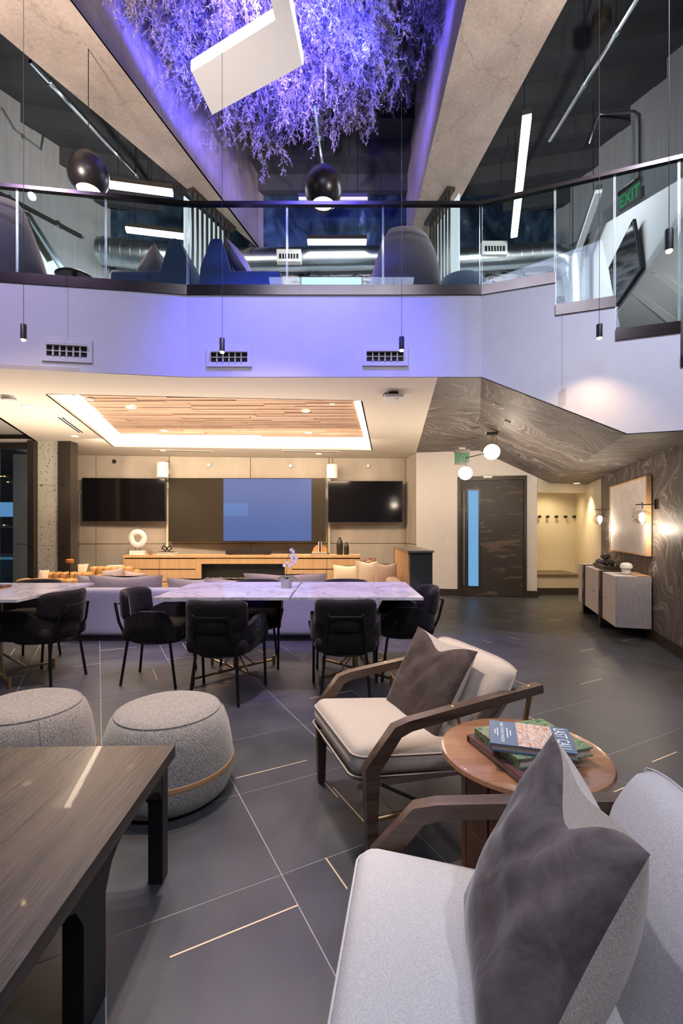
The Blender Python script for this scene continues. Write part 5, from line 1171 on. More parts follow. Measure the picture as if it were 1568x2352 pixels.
for i in range(11):
    x0 = X(468)+i*.135; mb = MB(); pts = [Vector((x0+.05*j, CY0+.05+rnd.uniform(-.015,.015), ZZ(1334)+.015+.03*abs(math.sin(j+i))+rnd.uniform(0,.02))) for j in range(6)]; mb.tube(pts, .007, 5, rr=[.009,.008,.007,.006,.005,.003]); mb.build('driftwood', M['cream_pillow'], fp, world=True)
mb = MB(); mb.bx((X(464),CY0+.012,ZZ(1335)), (X(652),CY0+.016,ZZ(1297))); mb.build('glass_front', M['glass'], fp, world=True, smooth=False)
ZK = ZZ(1275)+.0005
# on the console
t = thing('ring_sculpture', 'white ring sculpture on a block at the left of the console', 'sculpture', (X(318)*1.02,9.12,ZK))
mb = MB(); mb.box((0,0,.04), (.28,.12,.08)); mb.build('plinth', M['plate'], t, bevel=.003)
rot = Matrix.Translation((.0,0,.315)) @ Matrix.Rotation(R(90),4,'X'); mb = MB()
def tor(u, v):
    a = u*2*math.pi; r0 = .066+.006*math.sin(3*a)+.004*math.sin(5*a+1); r1 = .183; b2 = v*2*math.pi; rm = (r0+r1)/2; rw = (r1-r0)/2
    return Vector((math.cos(a)*(rm+rw*math.cos(b2)), math.sin(a)*(rm+rw*math.cos(b2)), .028*math.sin(b2)))
mb.grid(tor, 40, 12); mb.build('ring', M['plate'], t, weld=True, M=rot, ang=80)
for s in (-.05,.05): mb = MB(); mb.tube([(s,0,.08),(s,0,.15)], .004, 6); mb.build('pin', M['black'], t)
t = thing('table_lamp_stick', 'tiny black stick holder at the left end of the console', 'ornament', (X(288),9.1,ZK)); mb = MB(); mb.tube([(0,0,.0),(0,0,.09)], .003, 6); mb.build('rod', M['black'], t); mb = MB(); mb.lathe([(0,.085),(.012,.09),(0,.10)], n=8); mb.build('tip', M['black'], t)
t = thing('amber_figurine', 'small amber-brown stone figurine beside the ring sculpture', 'ornament', (X(341),9.08,ZK)); mb = MB(); mb.lathe([(0,0),(.03,.0),(.026,.03),(.032,.06),(.018,.09),(.008,.105),(0,.107)], n=9); mb.build('stone', M['rust'], t); mb = MB(); mb.lathe([(0,0),(.034,0),(.034,.006),(0,.006)], n=12); mb.build('foot', M['black'], t)
def book(name, label, loc, rz, w, d, h, mc, cat='book', group=None, mp='paper'):
    t = thing(name, label, cat, loc, rz, group); b_ = .004
    mb = MB(); mb.bx((-w/2,-d/2,h-b_), (w/2,d/2,h)); mb.build('front_cover', mc, t, bevel=.001)
    mb = MB(); mb.bx((-w/2,-d/2,0), (w/2,d/2,b_)); mb.build('back_cover', mc, t, bevel=.001)
    mb = MB(); mb.bx((-w/2,-d/2,b_), (-w/2+b_,d/2,h-b_)); mb.build('spine', mc, t)
    mb = MB(); mb.bx((-w/2+b_,-d/2+.005,b_), (w/2-.006,d/2-.005,h-b_)); mb.build('pages', M[mp], t); return t
blk = M['black']; whi = M['plate']
book('coffee_table_book', 'white book at the bottom of the stack under the knot ornament', (X(380),9.1,ZK),0,.34,.22,.035,whi); book('coffee_table_book', 'black book under the knot ornament on the console', (X(378),9.1,ZK+.0355),0,.26,.18,.028,blk)
t = thing('knot_ornament', 'black open-link knot ornament on two books on the console', 'ornament', (X(378),9.1,ZK+.064))
for sx, a in ((-.045,R(35)),(.045,R(-35))):
    mb = MB(); pts = [Vector((math.cos(q)*.065,0,math.sin(q)*.045)) for q in [R(45+90*i) for i in range(5)]]; mb.rect_sweep(pts, .03, .014, (0,1,0)); mb.build('link', blk, t, M=Matrix.Translation((sx,0,.062)) @ Matrix.Rotation(a,4,'Y'), bevel=.002)
t = thing('soundbar', 'black soundbar on the console under the blue screen', 'speaker', ((X(515)+X(620))/2,9.12,ZK))
L = X(620)-X(515); mb = MB(); mb.bx((-L/2,-.05,.01), (L/2,.05,.095)); mb.build('cabinet', M['black'], t, bevel=.01); mb = MB(); mb.bx((-L/2+.02,-.056,.02), (L/2-.02,-.05,.085)); mb.build('grille', plain('speaker_cloth', (.018,.015,.015), .95), t)
for s in (-.4,.4): mb = MB(); mb.box((L*s,0,.005), (.08,.08,.01)); mb.build('foot', blk, t)
book('coffee_table_book', 'dark green-edged book under the agate bookend', (X(734),9.1,ZK),0,.33,.22,.030,plain('book_green', (.04,.06,.04), .4)); book('coffee_table_book', 'pale book directly under the agate bookend', (X(733),9.1,ZK+.0305),0,.29,.2,.024,M['cream_pillow'])
t = thing('agate_bookend', 'half-round amber agate bookends on stacked books', 'bookend', (X(734),9.12,ZK+.055))
for s in (-1,1):
    mb = MB(); pts = [Vector((s*.035,0,0))]+[Vector((s*(.035+.11*math.sin(a)),0,.135*math.cos(a))) for a in [R(i*15) for i in range(7)]]; mb.prism(pts, (0,.05,0)); mb.build('slab', photo_cover('agate%d' % s, [(.3,(.75,.6,.42)),(.5,(.45,.18,.05)),(.62,(.62,.32,.12)),(.75,(.8,.7,.55))], (3,3,3)), t)
vb = 'slim books held between the agate bookends'
for i, (dx, c_, hh) in enumerate(((-.025,whi,.20),(-.006,M['cover_plum'],.215),(.012,blk,.21),(.028,M['cream_pillow'],.19))):
    t = thing('slim_book', ('white slim upright book, first from left', 'plum slim upright book', 'black slim upright book', 'cream slim upright book, last on the right')[i], 'book', (X(734)+dx,9.12,ZK+.055), 0, vb)
    mb = MB(); mb.bx((-.007,-.07,0), (.007,-.066,hh)); mb.build('spine', c_, t); mb = MB(); mb.bx((-.0065,-.066,.003), (.0065,.06,hh-.003)); mb.build('pages', M['paper'], t)
vm = plain('ribbed_bronze', (.035,.030,.020), .45, .4)
for px, h, r, lab in ((780,.335,.068,'taller dark ribbed bottle vase on the console'),(795.5,.245,.052,'shorter dark ribbed bottle vase on the console')):
    t = thing('bottle_vase', lab, 'vase', (X(px)*1.01,9.12,ZK)); pr = [(0,0),(r*.8,0)]
    n = 16
    for i in range(n+1):
        z = i/n; rr = r*(1-.12*(1-z))*(1 if z < .55 else math.cos((z-.55)/.45*1.25)**.8); pr.append((max(.014,rr+(.002 if i%2 else 0)), .01+z*h*.88))
    pr += [(.013,h*.94)]; mb = MB(); mb.lathe(pr, n=22); mb.build('body', vm, t); mb = MB(); mb.lathe([(.013,h*.92),(.026,h),(.020,h),(.010,h*.94)], n=10); mb.build('mouth', vm, t)
# screens
def tv(q, label, Y0, Y1, name='television'):
    a, b_, c_, d_ = at(q[0],q[1],Y0), at(q[2],q[3],Y1), at(q[4],q[5],Y1), at(q[6],q[7],Y0); t = thing(name, label, 'television', (a+b_+c_+d_)/4); n = Vector((0,.05,0))
    mb = MB(); mb.prism([a,b_,c_,d_], n); mb.build('bezel', M['black'], t, world=True, smooth=False, bevel=.004); c = (a+b_+c_+d_)/4
    mb = MB(); mb.prism([p+(c-p).normalized()*.012-Vector((0,.003,0)) for p in (a,b_,c_,d_)], (0,.002,0)); mb.build('screen', M['tv'], t, world=True, smooth=False)
    mb = MB(); mb.box((c.x,c.y+.12,c.z), (.3,.16,.25)); mb.build('wall_bracket', M['steel_dark'], t, world=True); return t
tv((188,1097.5,380,1099,380,1197.5,189,1197), 'black wall television left of the big central screen', 9.28, 9.36); tv((753,1104.5,925,1105,924,1199.5,753,1199.5), 'black wall television right of the big central screen', 9.55, 9.62)
t = thing('projection_screen', 'large wall screen, dark with a blue picture right of centre', 'screen', at(567,1243,9.5)); Y = 9.45
a, b_ = at(387,1098,Y), at(747,1244,Y); mb = MB(); mb.bx((a.x,Y,b_.z), (b_.x,Y+.12,a.z)); mb.build('frame', M['screen_dark'], t, world=True, bevel=.004)
def scr(px0, py0, px1, py1, m_, nme, dy): a, b_ = at(px0,py0,Y), at(px1,py1,Y); mb = MB(); mb.bx((a.x,Y-dy,b_.z), (b_.x,Y-dy+.004,a.z)); mb.build(nme, M[m_], t, world=True, smooth=False)
scr(513,1099.5,715,1242.5,'screen_blue','lit_picture',.005); scr(513.5,1156,570,1185,'screen_blue2','lit_picture',.008)
for px0, px1, y0, y1, lab in ((360,387,1062,1097,'white half-round wall speaker, left'),(750,775.5,1067,1099,'white half-round wall speaker, right')):
    Y = 9.3 if px0 < 500 else 9.5; a, b_ = at(px0,y0,Y), at(px1,y1,Y); t = thing('wall_speaker', lab, 'speaker', ((a.x+b_.x)/2,Y,b_.z)); r = (b_.x-a.x)/2; h = a.z-b_.z
    mb = MB(); mb.lathe([(0,0),(r*.93,0),(r,.012),(r,h-.012),(r*.93,h),(0,h)], n=28, sy=.8); mb.build('grille', M['plate'], t); mb = MB(); mb.bx((-.03,.02,h*.35), (.03,BW[1].y-Y,h*.65)); mb.build('bracket', M['plate'], t); mb = MB(); mb.tube([(0,.12,h),(0,BW[1].y-Y-.1,h+.1),(0,BW[1].y-Y-.06,ZC-b_.z-.02)], .012, 6); mb.build('cable_tube', M['galv'], t)
for px, y0, y1, lab in ((384,1108,1272,'white vertical trunking between left television and big screen'),(755.5,1100,1270,'white vertical trunking between big screen and right television')):
    a, b_ = at(px,y0,9.52 if px<500 else 9.72), at(px,y1,9.52 if px<500 else 9.72); t = thing('cable_trunking', lab, 'trunking', b_); h = a.z-b_.z
    mb = MB(); mb.bx((-.022,0,0), (.022,.05,h)); mb.build('channel', M['cream'], t); mb = MB(); mb.bx((-.032,-.01,h-.12), (.032,.055,h)); mb.build('box', M['plate'], t, bevel=.003)
t = thing('conduit', 'thin steel conduit beside the left television on the concrete wall', 'pipe', at(183,1320,9.3)); mb = MB(); mb.tube([at(181,1330,9.28), at(182,1180,9.28), at(183,1135,9.28), at(188,1128,9.3)], .012, 8); mb.build('tube', M['galv'], t, world=True); mb = MB(); mb.box(at(182,1250,9.29), (.05,.03,.05)); mb.build('clip', M['galv'], t, world=True)

# tan leather seats, lamp and side table at left
def leather(x0, x1, y0, y1, h, label, n, back='front'):
    t = thing('leather_sofa', label, 'sofa', ((x0+x1)/2,(y0+y1)/2,0), 0); w = (x1-x0)/n
    for i in range(n): mb = MB(); mb.soft((x0+w*(i+.5), y0+.1, h-.24), (w*.985,.20,.46), .045, 4, crown_side=.012); mb.build('back_channel', M['leather'], t, world=True)
    for i in range(n): mb = MB(); mb.soft((x0+w*(i+.5), (y0+y1)/2+.1, .35), (w*.985,y1-y0-.22,.16), .045, 4, crown=.01); mb.build('seat_channel', M['leather'], t, world=True)
    for x in (x0+.0, x1-.0): mb = MB(); mb.soft((x, (y0+y1)/2+.1, h-.30), (.14,y1-y0-.2,.44), .05, 4); mb.build('arm', M['leather'], t, world=True)
    mb = MB(); mb.bx((x0+.06,y0+.06,.0), (x1-.06,y1-.06,.12)); mb.build('plinth', M['black'], t, world=True); return t
leather(-4.55,-3.45,6.45,7.25,.605,'nearest tan channelled leather sofa behind the cut-off marble table',7); leather(-4.72,-4.02,7.35,7.88,.615,'middle tan channelled leather sofa beside the orange lamp',6); leather(-4.48,-3.75,8.20,8.57,.635,'farthest tan channelled leather sofa under the left television',6)
for px0, px1, y0, y1, Y, lab, m_, sd in ((148,195,1296,1316,8.28,'cream patterned pillow on the farthest tan sofa','cream_pillow',21),(82,104,1312,1336,6.95,'cream pillow lying on the nearest tan sofa','cream_pillow',22)):
    a, b_ = at(px0,y1+10,Y), at(px1,y1+10,Y); pillow('throw_pillow', lab, 'pillow', (a.x,Y,a.z), (b_.x,Y+.03,a.z), (a.x,Y+.12,at(0,y0,Y).z), b_.x-a.x,.26,.12, M[m_], M[m_], seed=sd, n=12)
t = thing('mushroom_floor_lamp', 'slender floor lamp with an orange-brown dome by the tan sofas', 'lamp', (at(160,0,7.35).x,7.35,0)); z = at(0,1293,7.35).z
mb = MB(); mb.tube([(0,0,.02),(0,0,z)], .008, 8); mb.build('stem', M['black'], t); mb = MB(); mb.lathe([(.11,0),(.11,.012),(.01,.025),(0,.025)], n=20); mb.build('base', M['black'], t); mb = MB(); mb.lathe([(0,z-.0),(.055,z),(.062,z+.02),(.058,z+.05),(.04,z+.062),(0,z+.065)], n=20); mb.build('shade', plain('orange_shade', (.40,.14,.04), .35), t)
t = thing('side_table', 'small pale round side table left of the media console', 'table', (at(264,0,8.75).x,8.75,0)); z = at(0,1299,8.75).z
mb = MB(); mb.lathe([(0,z-.03),(.12,z-.03),(.155,z-.01),(.155,z),(0,z)], n=28); mb.build('tabletop', M['plate'], t); mb = MB(); mb.tube([(.07,0,.02),(.07,0,z-.02)], .022, 10); mb.build('stem', M['black'], t); mb = MB(); mb.lathe([(.13,0),(.13,.015),(.02,.02),(0,.02)], n=20); mb.build('base', M['black'], t)

# ================================================================== RIGHT SIDE: CREDENZA, ART, LIGHTS
cr_rz = math.atan2(1, .2945); org = (3.245, 5.50, 0)     # local +x runs along the wall away from us, +y toward the room... (left)
t = thing('credenza', 'white-washed floating credenza with bronze fin legs against the papered wall', 'cabinet', org, cr_rz)
DEP = .372
def cbox(x0, x1, nme='cabinet_box'):
    mb = MB(); mb.bx((x0,-DEP,.13), (x1,-.02,.735)); mb.build(nme, M['credenza'], t, bevel=.003)
def cdoor(x0, x1, hx_):
    mb = MB(); mb.bx((x0+.003,-.02,.133), (x1-.003,-.0,.732)); d = mb.build('door', M['credenza'], t, bevel=.002)
    mb = MB(); mb.bx((hx_-.03,-.001,.42), (hx_+.03,.006,.432)); mb.build('pull', M['brass'], d)
cbox(0,.60); cdoor(0,.60,.45); cbox(.70,1.62); cdoor(.70,1.16,1.06); cdoor(1.16,1.62,1.50); cbox(1.72,2.12); cdoor(1.72,2.12,1.98)
for x in (.65,1.67): mb = MB(); mb.bx((x-.05,-DEP,.0), (x+.05,.025,.75)); mb.build('fin_leg', M['bronze'], t, bevel=.003); 
mb = MB(); mb.bx((.0,-DEP-.0,.735), (2.12,-DEP+.14,.745)); mb.build('rear_top_strip', M['oak'], t)
lf = Matrix.Translation(org) @ Matrix.Rotation(cr_rz, 4, 'Z')
W = lambda x, y, z: lf @ Vector((x, y, z))
t = thing('tray', 'dark low tray holding ornaments on the credenza', 'tray', W(1.12,-.19,.7465), cr_rz)
mb = MB(); mb.bx((-.32,-.12,0), (.32,.12,.012)); mb.build('base', M['steel_dark'], t)
for q in (((-.32,-.12,.012),(.32,-.108,.05)),((-.32,.108,.012),(.32,.12,.05)),((-.32,-.108,.012),(-.308,.108,.05)),((.308,-.108,.012),(.32,.108,.05))): mb = MB(); mb.bx(*q); mb.build('side', M['steel_dark'], t)
rnd = random.Random(2); cm2 = swirl('checker_stone', (.02,.02,.02), (.05,.045,.05), (.45,.40,.42), 4)
for i, (x, y, r, m_) in enumerate(((1.35,-.16,.065,'s'),(1.27,-.24,.06,'d'),(1.22,-.14,.06,'s'),(1.30,-.20,.055,'d'))):
    z = .7585 if i < 3 else .85; t = thing('folded_stone', ('streaked folded stone ornament at the far end of the tray', 'dark folded stone ornament at the back of the tray', 'streaked folded stone ornament at the front of the tray', 'grey folded stone ornament resting on the other stones')[i], 'ornament', W(x,y,z))
    mb = MB(); mb.grid(lambda u, v: Vector((r*math.sin(v*math.pi)*math.cos(u*6.283)*(1+.28*math.sin(4*u*6.283+v*5)), r*math.sin(v*math.pi)*math.sin(u*6.283)*(1+.28*math.sin(4*u*6.283+v*5)), r*.85-r*.85*math.cos(v*math.pi))), 24, 10); mb.build('body', cm2 if m_ == 's' else M['velvet_grey'], t, weld=True)
    mb = MB(); mb.lathe([(0,-.0),(r*.3,0),(r*.3,.006),(0,.006)], n=10); mb.build('foot', M['black'], t)
t = thing('succulent', 'small dark green succulent on the tray', 'plant', W(.92,-.19,.7585))
for i in range(26):
    a = i*2.4; tl = .035+.05*(i/26); up_ = .09*(1-i/30); mb = MB(); d = Vector((math.cos(a),math.sin(a),0)); s = Vector((-d.y,d.x,0)); mb.grid(lambda u, v: d*tl*u+s*(v-.5)*.03*math.sin(math.pi*(u*.9+.1))+Vector((0,0,.02+up_*u-.02*u*u)), 3, 2); mb.build('leaf', plain('succulent_green', (.02,.06,.045), .5) if i == 0 else bpy.data.materials['succulent_green'], t)
mb = MB(); mb.lathe([(0,0),(.035,0),(.04,.03),(0,.03)], n=14); mb.build('pot', M['black'], t)
t = thing('mushroom_lamp', 'small white mushroom-shaped table lamp on the near end of the credenza', 'lamp', W(.25,-.18,.746))
mb = MB(); mb.lathe([(0,0),(.047,0),(.050,.01),(.050,.065),(0,.065)], n=26); mb.build('base', M['plate'], t); mb = MB(); mb.lathe([(0,.06),(.055,.06),(.068,.072),(.070,.095),(.058,.122),(.03,.135),(0,.138)], n=26); mb.build('shade', M['plate'], t)
# art
ya, yb = 5.41, 6.93; wd = Vector((.2945,1,0)).normalized(); wn = Vector((-wd.y, wd.x, 0)); ang_w = math.atan2(wd.y, wd.x)
pa = Vector((WR(ya),ya,0)); Lw = (yb-ya)*math.hypot(1,.2945)
t = thing('framed_artwork', 'large pale abstract canvas in an oak frame on the papered wall', 'picture', pa+Vector((0,0,.975)), ang_w)
ah = .945
for q in (((0,.012,0),(.018,.065,ah)),((Lw-.018,.012,0),(Lw,.065,ah)),((.018,.012,0),(Lw-.018,.065,.018)),((.018,.012,ah-.018),(Lw-.018,.065,ah))): mb = MB(); mb.bx(*q); mb.build('frame', M['oak'], t)
mb = MB(); mb.bx((.018,.02,.018), (Lw-.018,.058,ah-.018)); mb.build('canvas', M['canvas'], t)
def sconce(y, zg, label, a_=.15):
    p = Vector((WR(y), y, 0)); t = thing('globe_sconce', label, 'wall lamp', p+Vector((0,0,zg+.05)), ang_w); zz = .145
    mb = MB(); mb.bx((-.055,0,zz-.055), (.055,.012,zz+.055)); mb.build('back_plate', M['steel'], t, bevel=.002); mb = MB(); mb.bx((-.01,.012,zz-.055), (.012,.03,zz+.055)); mb.build('bracket', M['black'], t)
    mb = MB(); mb.tube([(0,.02,zz),(0,a_+.07,zz)], .006, 8); mb.build('arm', M['black'], t); mb = MB(); mb.tube([(0,a_,zz+.025),(0,a_,zz-.05)], .007, 8); mb.build('stem', M['steel'], t)
    g = MB(); rr = .093; g.lathe([(rr*math.sin(q)*1.02, -rr*.92*math.cos(q)) for q in [R(28+152*i/14) for i in range(14)]]+[(.012,rr*.92)], (0,a_,0), 28)
    for f in list(g.bm.faces):
        if len(f.verts) > 10: g.bm.faces.remove(f)
    g.build('glass_globe', M['bulb_glass'], t)
    mb = MB(); mb.lathe([(0,-.06),(.018,-.055),(.030,-.03),(.032,.02),(.022,.045),(0,.05)], (0,a_,0), 18); mb.build('bulb', M['bulb'], t)
    q = Matrix.Rotation(ang_w,4,'Z') @ Vector((0,a_+.0,0)); lamp('sconce_glow', 'POINT', (p.x+q.x, p.y+q.y, zg+.04-.13), 11, WARM2, size=.03)
sconce(5.27, at(0,1188,5.35).z-.05, 'clear globe wall sconce at the near side of the artwork'); sconce(7.03, at(0,1192,7.0).z-.05, 'clear globe wall sconce at the far side of the artwork', .17)
# two-globe ceiling lamp
Yg = 6.6; g1, g2 = at(1129,1038,Yg), at(1068.5,1087,Yg-.1)
t = thing('double_globe_lamp', 'ceiling lamp with two opal globes on thin rods before the dark door', 'ceiling lamp', g1)
top = at(1130,996,Yg); 
for g, r in ((g1,.115),(g2,.097)): mb = MB(); mb.lathe([(r*math.sin(R(a)), -r*.95*math.cos(R(a))) for a in range(0,181,12)], g, 32); mb.build('globe', M['globe'], t, world=True); lamp('globe_glow', 'POINT', (g.x, g.y-.0, g.z-r-.03), 10, WARM2, size=.08)
mb = MB(); mb.box(top, (.15,.09,.03), R(-12)); mb.build('ceiling_plate', M['black'], t, world=True, bevel=.004)
mb = MB(); mb.tube([top-Vector((.015,0,0)), g1+Vector((-.015,0,.10))], .006, 8); mb.build('rod', M['brass'], t, world=True); mb = MB(); mb.tube([top+Vector((.02,0,0)), g1+Vector((.01,0,.10))], .006, 8); mb.build('rod', M['brass'], t, world=True)
e = at(1069,1052,Yg-.1); mb = MB(); mb.tube([g1+Vector((0,0,-.0)), e], .007, 8); mb.build('cross_arm', M['black'], t, world=True); mb = MB(); mb.tube([e, g2+Vector((0,0,.09))], .006, 8); mb.build('rod', M['steel'], t, world=True)
mb = MB(); mb.tube([top+Vector((.05,0,-.01)), top+Vector((.07,0,-.12)), g1+Vector((.03,0,.11))], .003, 6); mb.build('flex', M['black'], t, world=True)
t = thing('wall_vase', 'small wall vase with red and green leaves at the right frame edge', 'vase', (3.345,4.53,1.0), ang_w)
for i, (dz, c_) in enumerate(((.20,(.35,.02,.03)),(.17,(.35,.02,.03)),(.12,(.08,.35,.03)),(.08,(.08,.35,.03)))):
    mb = MB(); mb.grid(lambda u, v: Vector((.02*(v-.5)*math.sin(math.pi*(.1+.85*u))+.008*i, .01+.012*u, dz-.06+.09*u)), 4, 2); mb.build('leaf', plain('leaf_tone%d' % i, c_, .5), t)
mb = MB(); mb.lathe([(0,0),(.014,0),(.018,.07),(.014,.07),(0,.06)], n=14); mb.build('tube', M['plate'], t)

# ================================================================== FOREGROUND
def ottoman(x, y, label, rz=0):
    t = thing('ottoman', label, 'ottoman', (x,y,0), rz, 'round grey tweed ottomans')
    mb = MB(); mb.lathe([(0,.395),(.12,.398),(.20,.392),(.235,.378),(.262,.350),(.285,.29),(.300,.21),(.307,.150)], n=64)
    for f in list(mb.bm.faces):
        if len(f.verts) > 10: mb.bm.faces.remove(f)
    b_ = mb; 
    b_.build('upper_cover', M['otto'], t, ang=70)
    mb = MB(); mb.lathe([(.3085,.152),(.3105,.150),(.3115,.143),(.3115,.136),(.3105,.130),(.3085,.128)], n=64)
    for f in list(mb.bm.faces):
        if len(f.verts) > 10: mb.bm.faces.remove(f)
    mb.build('leather_band', M['tanband'], t)
    mb = MB(); mb.lathe([(.308,.150),(.309,.128),(.304,.075),(.288,.030),(.272,.015),(0,.015)], n=64); mb.build('lower_cover', M['otto'], t, ang=70)
    mb = MB(); mb.lathe([(.25,0),(.25,.016),(0,.016)], n=40); mb.build('glide_ring', M['black'], t)
    mb = MB(); mb.tube([(.2405*math.cos(R(a)),.2405*math.sin(R(a)),.3755) for a in range(0,361,6)], .0022, 5, caps=False); mb.build('top_seam', M['otto'], t)
    for a in (25, 145, 265): mb = MB(); mb.tube([((r_+.001)*math.cos(R(a)),(r_+.001)*math.sin(R(a)),z) for r_, z in ((.235,.379),(.262,.351),(.285,.29),(.300,.21),(.307,.152))], .0022, 5); mb.build('side_seam', M['otto'], t)
    t.scale = (1.025,1.025,1.075); return t
ottoman(-.862, 2.315, 'complete grey tweed ottoman with tan leather band beside the dark table'); ottoman(-1.60, 2.36, 'grey tweed ottoman at the left edge, partly hidden by the dark table', R(-70))
# dark oak table
t = thing('oak_table', 'dark-stained oak table with arched black base at lower left', 'table', (-1.25,1.2,0))
mb = MB(); mb.prism([(-.626,1.748,.442),(-.585,.35,.442),(-1.95,.35,.442),(-1.95,1.705,.442)], (0,0,.043)); mb.build('tabletop', M['walnut_t'], t, world=True, bevel=.003)
def arcade(p0, d, spans, label):      # panel in plane through p0 along d, legs at the given stations, arches between
    mb = MB(); th = .055; d = Vector(d).normalized(); n = Vector((-d.y, d.x, 0)); zt_ = .443
    def P3(s, z, o): q = Vector(p0)+d*s+n*o; return Vector((q.x, q.y, z))
    for (a0, a1) in spans['legs']:
        mb.hull8([P3(a0,0,0), P3(a1,0,0), P3(a1,0,th), P3(a0,0,th), P3(a0,zt_,0), P3(a1,zt_,0), P3(a1,zt_,th), P3(a0,zt_,th)])
    for (a0, a1) in spans['arches']:
        c = (a0+a1)/2; rx = (a1-a0)/2; rz_ = min(.11, rx); zb = .29
        for k in range(12):
            u0, u1 = -1+2*k/12, -1+2*(k+1)/12; z0 = zb+rz_*math.sqrt(max(0,1-u0*u0)); z1 = zb+rz_*math.sqrt(max(0,1-u1*u1)); s_0, s_1 = c+rx*u0, c+rx*u1
            mb.hull8([P3(s_0,z0,0), P3(s_1,z1,0), P3(s_1,z1,th), P3(s_0,z0,th), P3(s_0,zt_,0), P3(s_1,zt_,0), P3(s_1,zt_,th), P3(s_0,zt_,th)])
    return mb
mb = arcade((-.655,.40,0), (0,1,0), {'legs': [(0,.05),(.30,.36),(.78,.89),(1.305,1.35)], 'arches': [(.05,.30),(.36,.78),(.89,1.305)]}, ''); mb.build('arched_side', M['table_black'], t, world=True, smooth=False)
mb = arcade((-.675,1.75,0), (-1,-.03,0), {'legs': [(-.02,.03),(.54,.64),(1.16,1.2)], 'arches': [(.03,.54),(.64,1.16)]}, ''); mb.build('arched_end', M['table_black'], t, world=True, smooth=False)
mb = arcade((-.66,1.285,0), (-1,-.03,0), {'legs': [(0,.07),(1.1,1.2)], 'arches': [(.07,1.1)]}, ''); mb.build('cross_panel', M['table_black'], t, world=True, smooth=False)

# lounge chair model: faces +y ... seat front at +y, back at -y
def lounge():
    t = thing('lounge_armchair', 'armchair', 'armchair')
    WD = M['walnut']
    for s in (-1, 1):
        x = s*.328
        pts = [(x,.0,0),(x,.0,.20),(x,.0,.385),(x,-.105,.517),(x,-.16,.534),(x,-.50,.574),(x,-.80,.606)]
        mb = MB(); mb.rect_sweep(pts, [.030,.034,.038,.044,.046,.046,.042], [.036,.046,.060,.048,.042,.040,.036], (1,0,0)); mb.build('arm_frame', WD, t, bevel=.006, seg=2, ang=50)
        for y, z in ((-.36,.580),(-.74,.6205)): mb = MB(); mb.lathe([(0,.004),(.005,.003),(.008,0),(.008,-.006),(0,-.006)], (x,y,z-.001), 14); mb.build('screw_cap', M['brass'], t)
        mb = MB(); mb.tube([(x,-.75,.60),(x*.97,-.72,.42),(x*.96,-.66,.20),(x*.96,-.62,0)], .011, 10); mb.build('rear_leg', M['brass'], t)
        mb = MB(); mb.tube([(x,.0,.19),(x*.97,-.30,.185),(x*.96,-.655,.19)], .010, 10); mb.build('stretcher', M['brass'], t)
        mb = MB(); mb.tube([(x,-.38,.575),(x*.97,-.385,.53),(x*.88,-.42,.47),(x*.80,-.45,.42)], .009, 10); mb.build('arm_bracket', M['brass'], t)
        mb = MB(); mb.tube([(x*.92,-.06,.30),(x*.94,-.20,.22),(x*.96,-.28,.19)], .007, 8); mb.build('brace', M['black'], t)
    mb = MB(); mb.tube([(-.30,-.64,.19),(.30,-.64,.19)], .010, 10); mb.build('cross_rail', M['brass'], t)
    tilt = Matrix.Translation((0,-.29,.352)) @ Matrix.Rotation(R(6.5),4,'X')
    mb = MB(); mb.soft((0,0,.005), (.585,.70,.125), .050, 9, crown=.016, M=tilt); mb.build('seat', M['FAB'], t, ang=70)
    def w_path(h, z):
        pts = []
        for q in ((1,1),(-1,1),(-1,-1),(1,-1)):
            for k in range(5): a = math.atan2(q[1],q[0])+R(-36+18*k)*(1); pts.append(tilt @ Vector((q[0]*(.2925-.05)+.0515*math.cos(a), q[1]*(.35-.05)+.0515*math.sin(a), z)))
        return pts+[pts[0]]
    mb = MB(); mb.tube(w_path(0,.030), .0032, 6, caps=False); mb.build('piping', M['FAB'], t)
    mb = MB(); mb.tube(w_path(0,-.048), .0032, 6, caps=False); mb.build('piping', M['FAB'], t)
    mb = MB(); mb.hull8([(-.24,.02,.262),(.24,.02,.262),(.24,-.60,.235),(-.24,-.60,.235),(-.26,.03,.30),(.26,.03,.30),(.26,-.62,.28),(-.26,-.62,.28)]); mb.build('seat_frame', M['FAB'], t, bevel=.01)
    # back cushion: rounded slab leaning back
    bz = Matrix.Translation((0,-.578,.466)) @ Matrix.Rotation(R(25),4,'X')
    def bk(u, v, side):
        U_, V_ = u*2-1, v*2-1; hw = .270+.052*min(1,max(0,(V_+.1)/.6)); ed = (1-abs(U_)**5*.10*(1 if V_ > 0 else .3)); x = U_*hw; z = V_*.27*ed; e = (max(0,1-U_**4)*max(0,1-V_**4))**.42
        return Vector((x, side*.080*e, z))
    mb = MB(); mb.grid(lambda u, v: bk(u, v, 1), 24, 20, True); mb.grid(lambda u, v: bk(u, v, -1), 24, 20); mb.build('backrest', M['FAB'], t, weld=True, M=bz, ang=80)
    mb = MB(); q = [bk(u, 1, 1) for u in [i/20 for i in range(21)]]; q = [bk(0,v,1) for v in (.1,.3,.5,.7,.85)]+q+[bk(1,v,1) for v in (.85,.7,.5,.3,.1)]; mb.tube([p*1.004 for p in q], .003, 6); mb.build('piping', M['FAB'], t, M=bz)
    return t
def lounge_at(leg, back, fab, label):
    M['FAB'] = M[fab]; t = lounge(); b_ = Vector((*back, 0)).normalized()   # local -y = backward
    rz = math.atan2(b_.y, b_.x)+R(90); r = Matrix.Rotation(rz,4,'Z'); off = r @ Vector((LEGX,0,0)); t.location = Vector((*leg, 0))-off; t.rotation_euler = (0,0,rz); t['label'] = label; t['group'] = 'wood and brass lounge armchairs'; return t
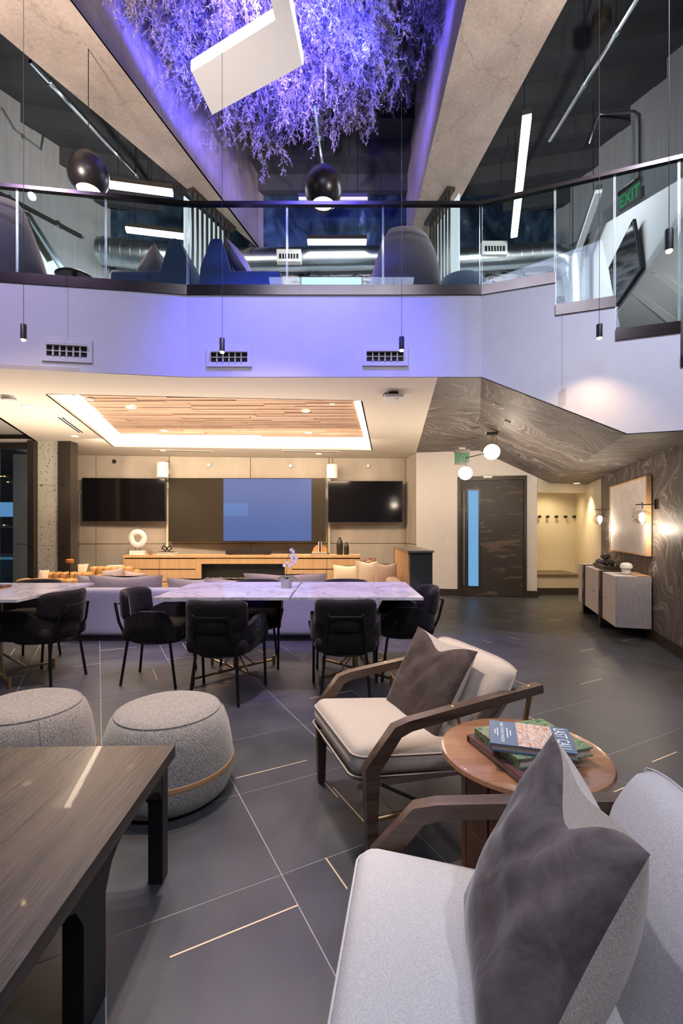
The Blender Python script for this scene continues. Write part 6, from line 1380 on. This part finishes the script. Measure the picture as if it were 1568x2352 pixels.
LEGX = -.328
# for chair 1 the near front leg is known, for chair 2 the far one
c1 = lounge_at((.112,1.765), (.944,.330), 'boucle', 'beige armchair behind the round side table, brown pillow on it')
LEGX = .328
c2 = lounge_at((.108,1.297), (.988,-.155), 'boucle_w', 'nearest armchair at lower right, pale fabric, large taupe pillow on it')
pillow('velvet_pillow', 'dark brown velvet pillow with linen back on the beige armchair', 'pillow', (.215,2.385,.395), (.382,1.945,.375), (.415,2.52,.77), .47,.46,.11, M['velvet_brown'], M['linen'], dent=.060, fold=.012, seed=5, n=44, wb=1.9, TR=(.612,2.08,.748))
pillow('velvet_pillow', 'large taupe velvet pillow with linen back on the nearest armchair', 'pillow', (.285,1.105,.415), (.215,.655,.40), (.516,1.136,.80), .46,.47,.13, M['velvet_grey'], M['linen'], dent=.085, fold=.016, seed=8, n=70, wb=2.3, TR=(.474,.712,.80))

# round side table
tx, ty = .617, 1.575
t = thing('round_side_table', 'round brown wooden side table between the two armchairs', 'table', (tx,ty,0))
mb = MB(); mb.lathe([(0,.518),(.235,.518),(.262,.524),(.275,.535),(.270,.546),(.255,.550),(0,.550)], n=72); mb.build('tabletop', M['teak'], t)
n = 12
for i in range(n):
    a0, a1 = i*2*math.pi/n+.15, (i+1)*2*math.pi/n+.15; mb = MB(); r0, r1 = .205, .190
    pts = [Vector((r*math.cos(a), r*math.sin(a), 0)) for r, a in ((r0,a0+.02),(r0,a1-.02),(r1-.03,a1-.02),(r1-.03,a0+.02))]; mb.prism(pts, (0,0,.518)); mb.build('drum_panel', M['teak_v'], t, bevel=.004)
mb = MB(); mb.lathe([(.165,0),(.165,.515)], n=36); mb.build('drum_core', M['gap'], t)
# books on it
ZS = .5503
def sbook(label, px, py, w, d, h, z, rz, mc): p = atz(px, py, z+h); return book('hardback_book', label, (p.x,p.y,z), rz, w, d, h, mc)
book('hardback_book', 'plum and white hardback at the bottom of the side table stack', (.585,1.525,ZS), R(-74), .29,.215,.024, M['cover_plum'])
book('hardback_book', 'floral green hardback in the middle of the stack', (.633,1.55,ZS+.0245), R(17), .28,.235,.029, M['cover_floral'])
t = book('hardback_book', 'dark blue hardback with bar-shelf picture on top of the stack', (.612,1.507,ZS+.054), R(-17), .250,.182,.024, M['cover_blue'])
mb = MB(); mb.bx((-.040,-.090,.0242), (.070,.091,.0245)); mb.build('cover_picture', M['cover_shelves'], t)
lt = plain('cover_white', (.8,.8,.82), .4)
text_mesh('BRAD THOMAS PARSONS', .0145, lt, t, (-.086,0,.0246), (0,0,R(-90)), .0003, sx=.90)
for x, s_ in ((-.070,.075),(-.060,.04),(-.100,.06),(-.108,.035)): mb = MB(); mb.bx((x-.0014,-s_/2,.0242), (x+.0014,s_/2,.0246)); mb.build('small_print', lt, t)
text_mesh('LAST CALL', .050, lt, t, (.094,0,.0247), (0,0,R(-90)), .0003, sx=.66)
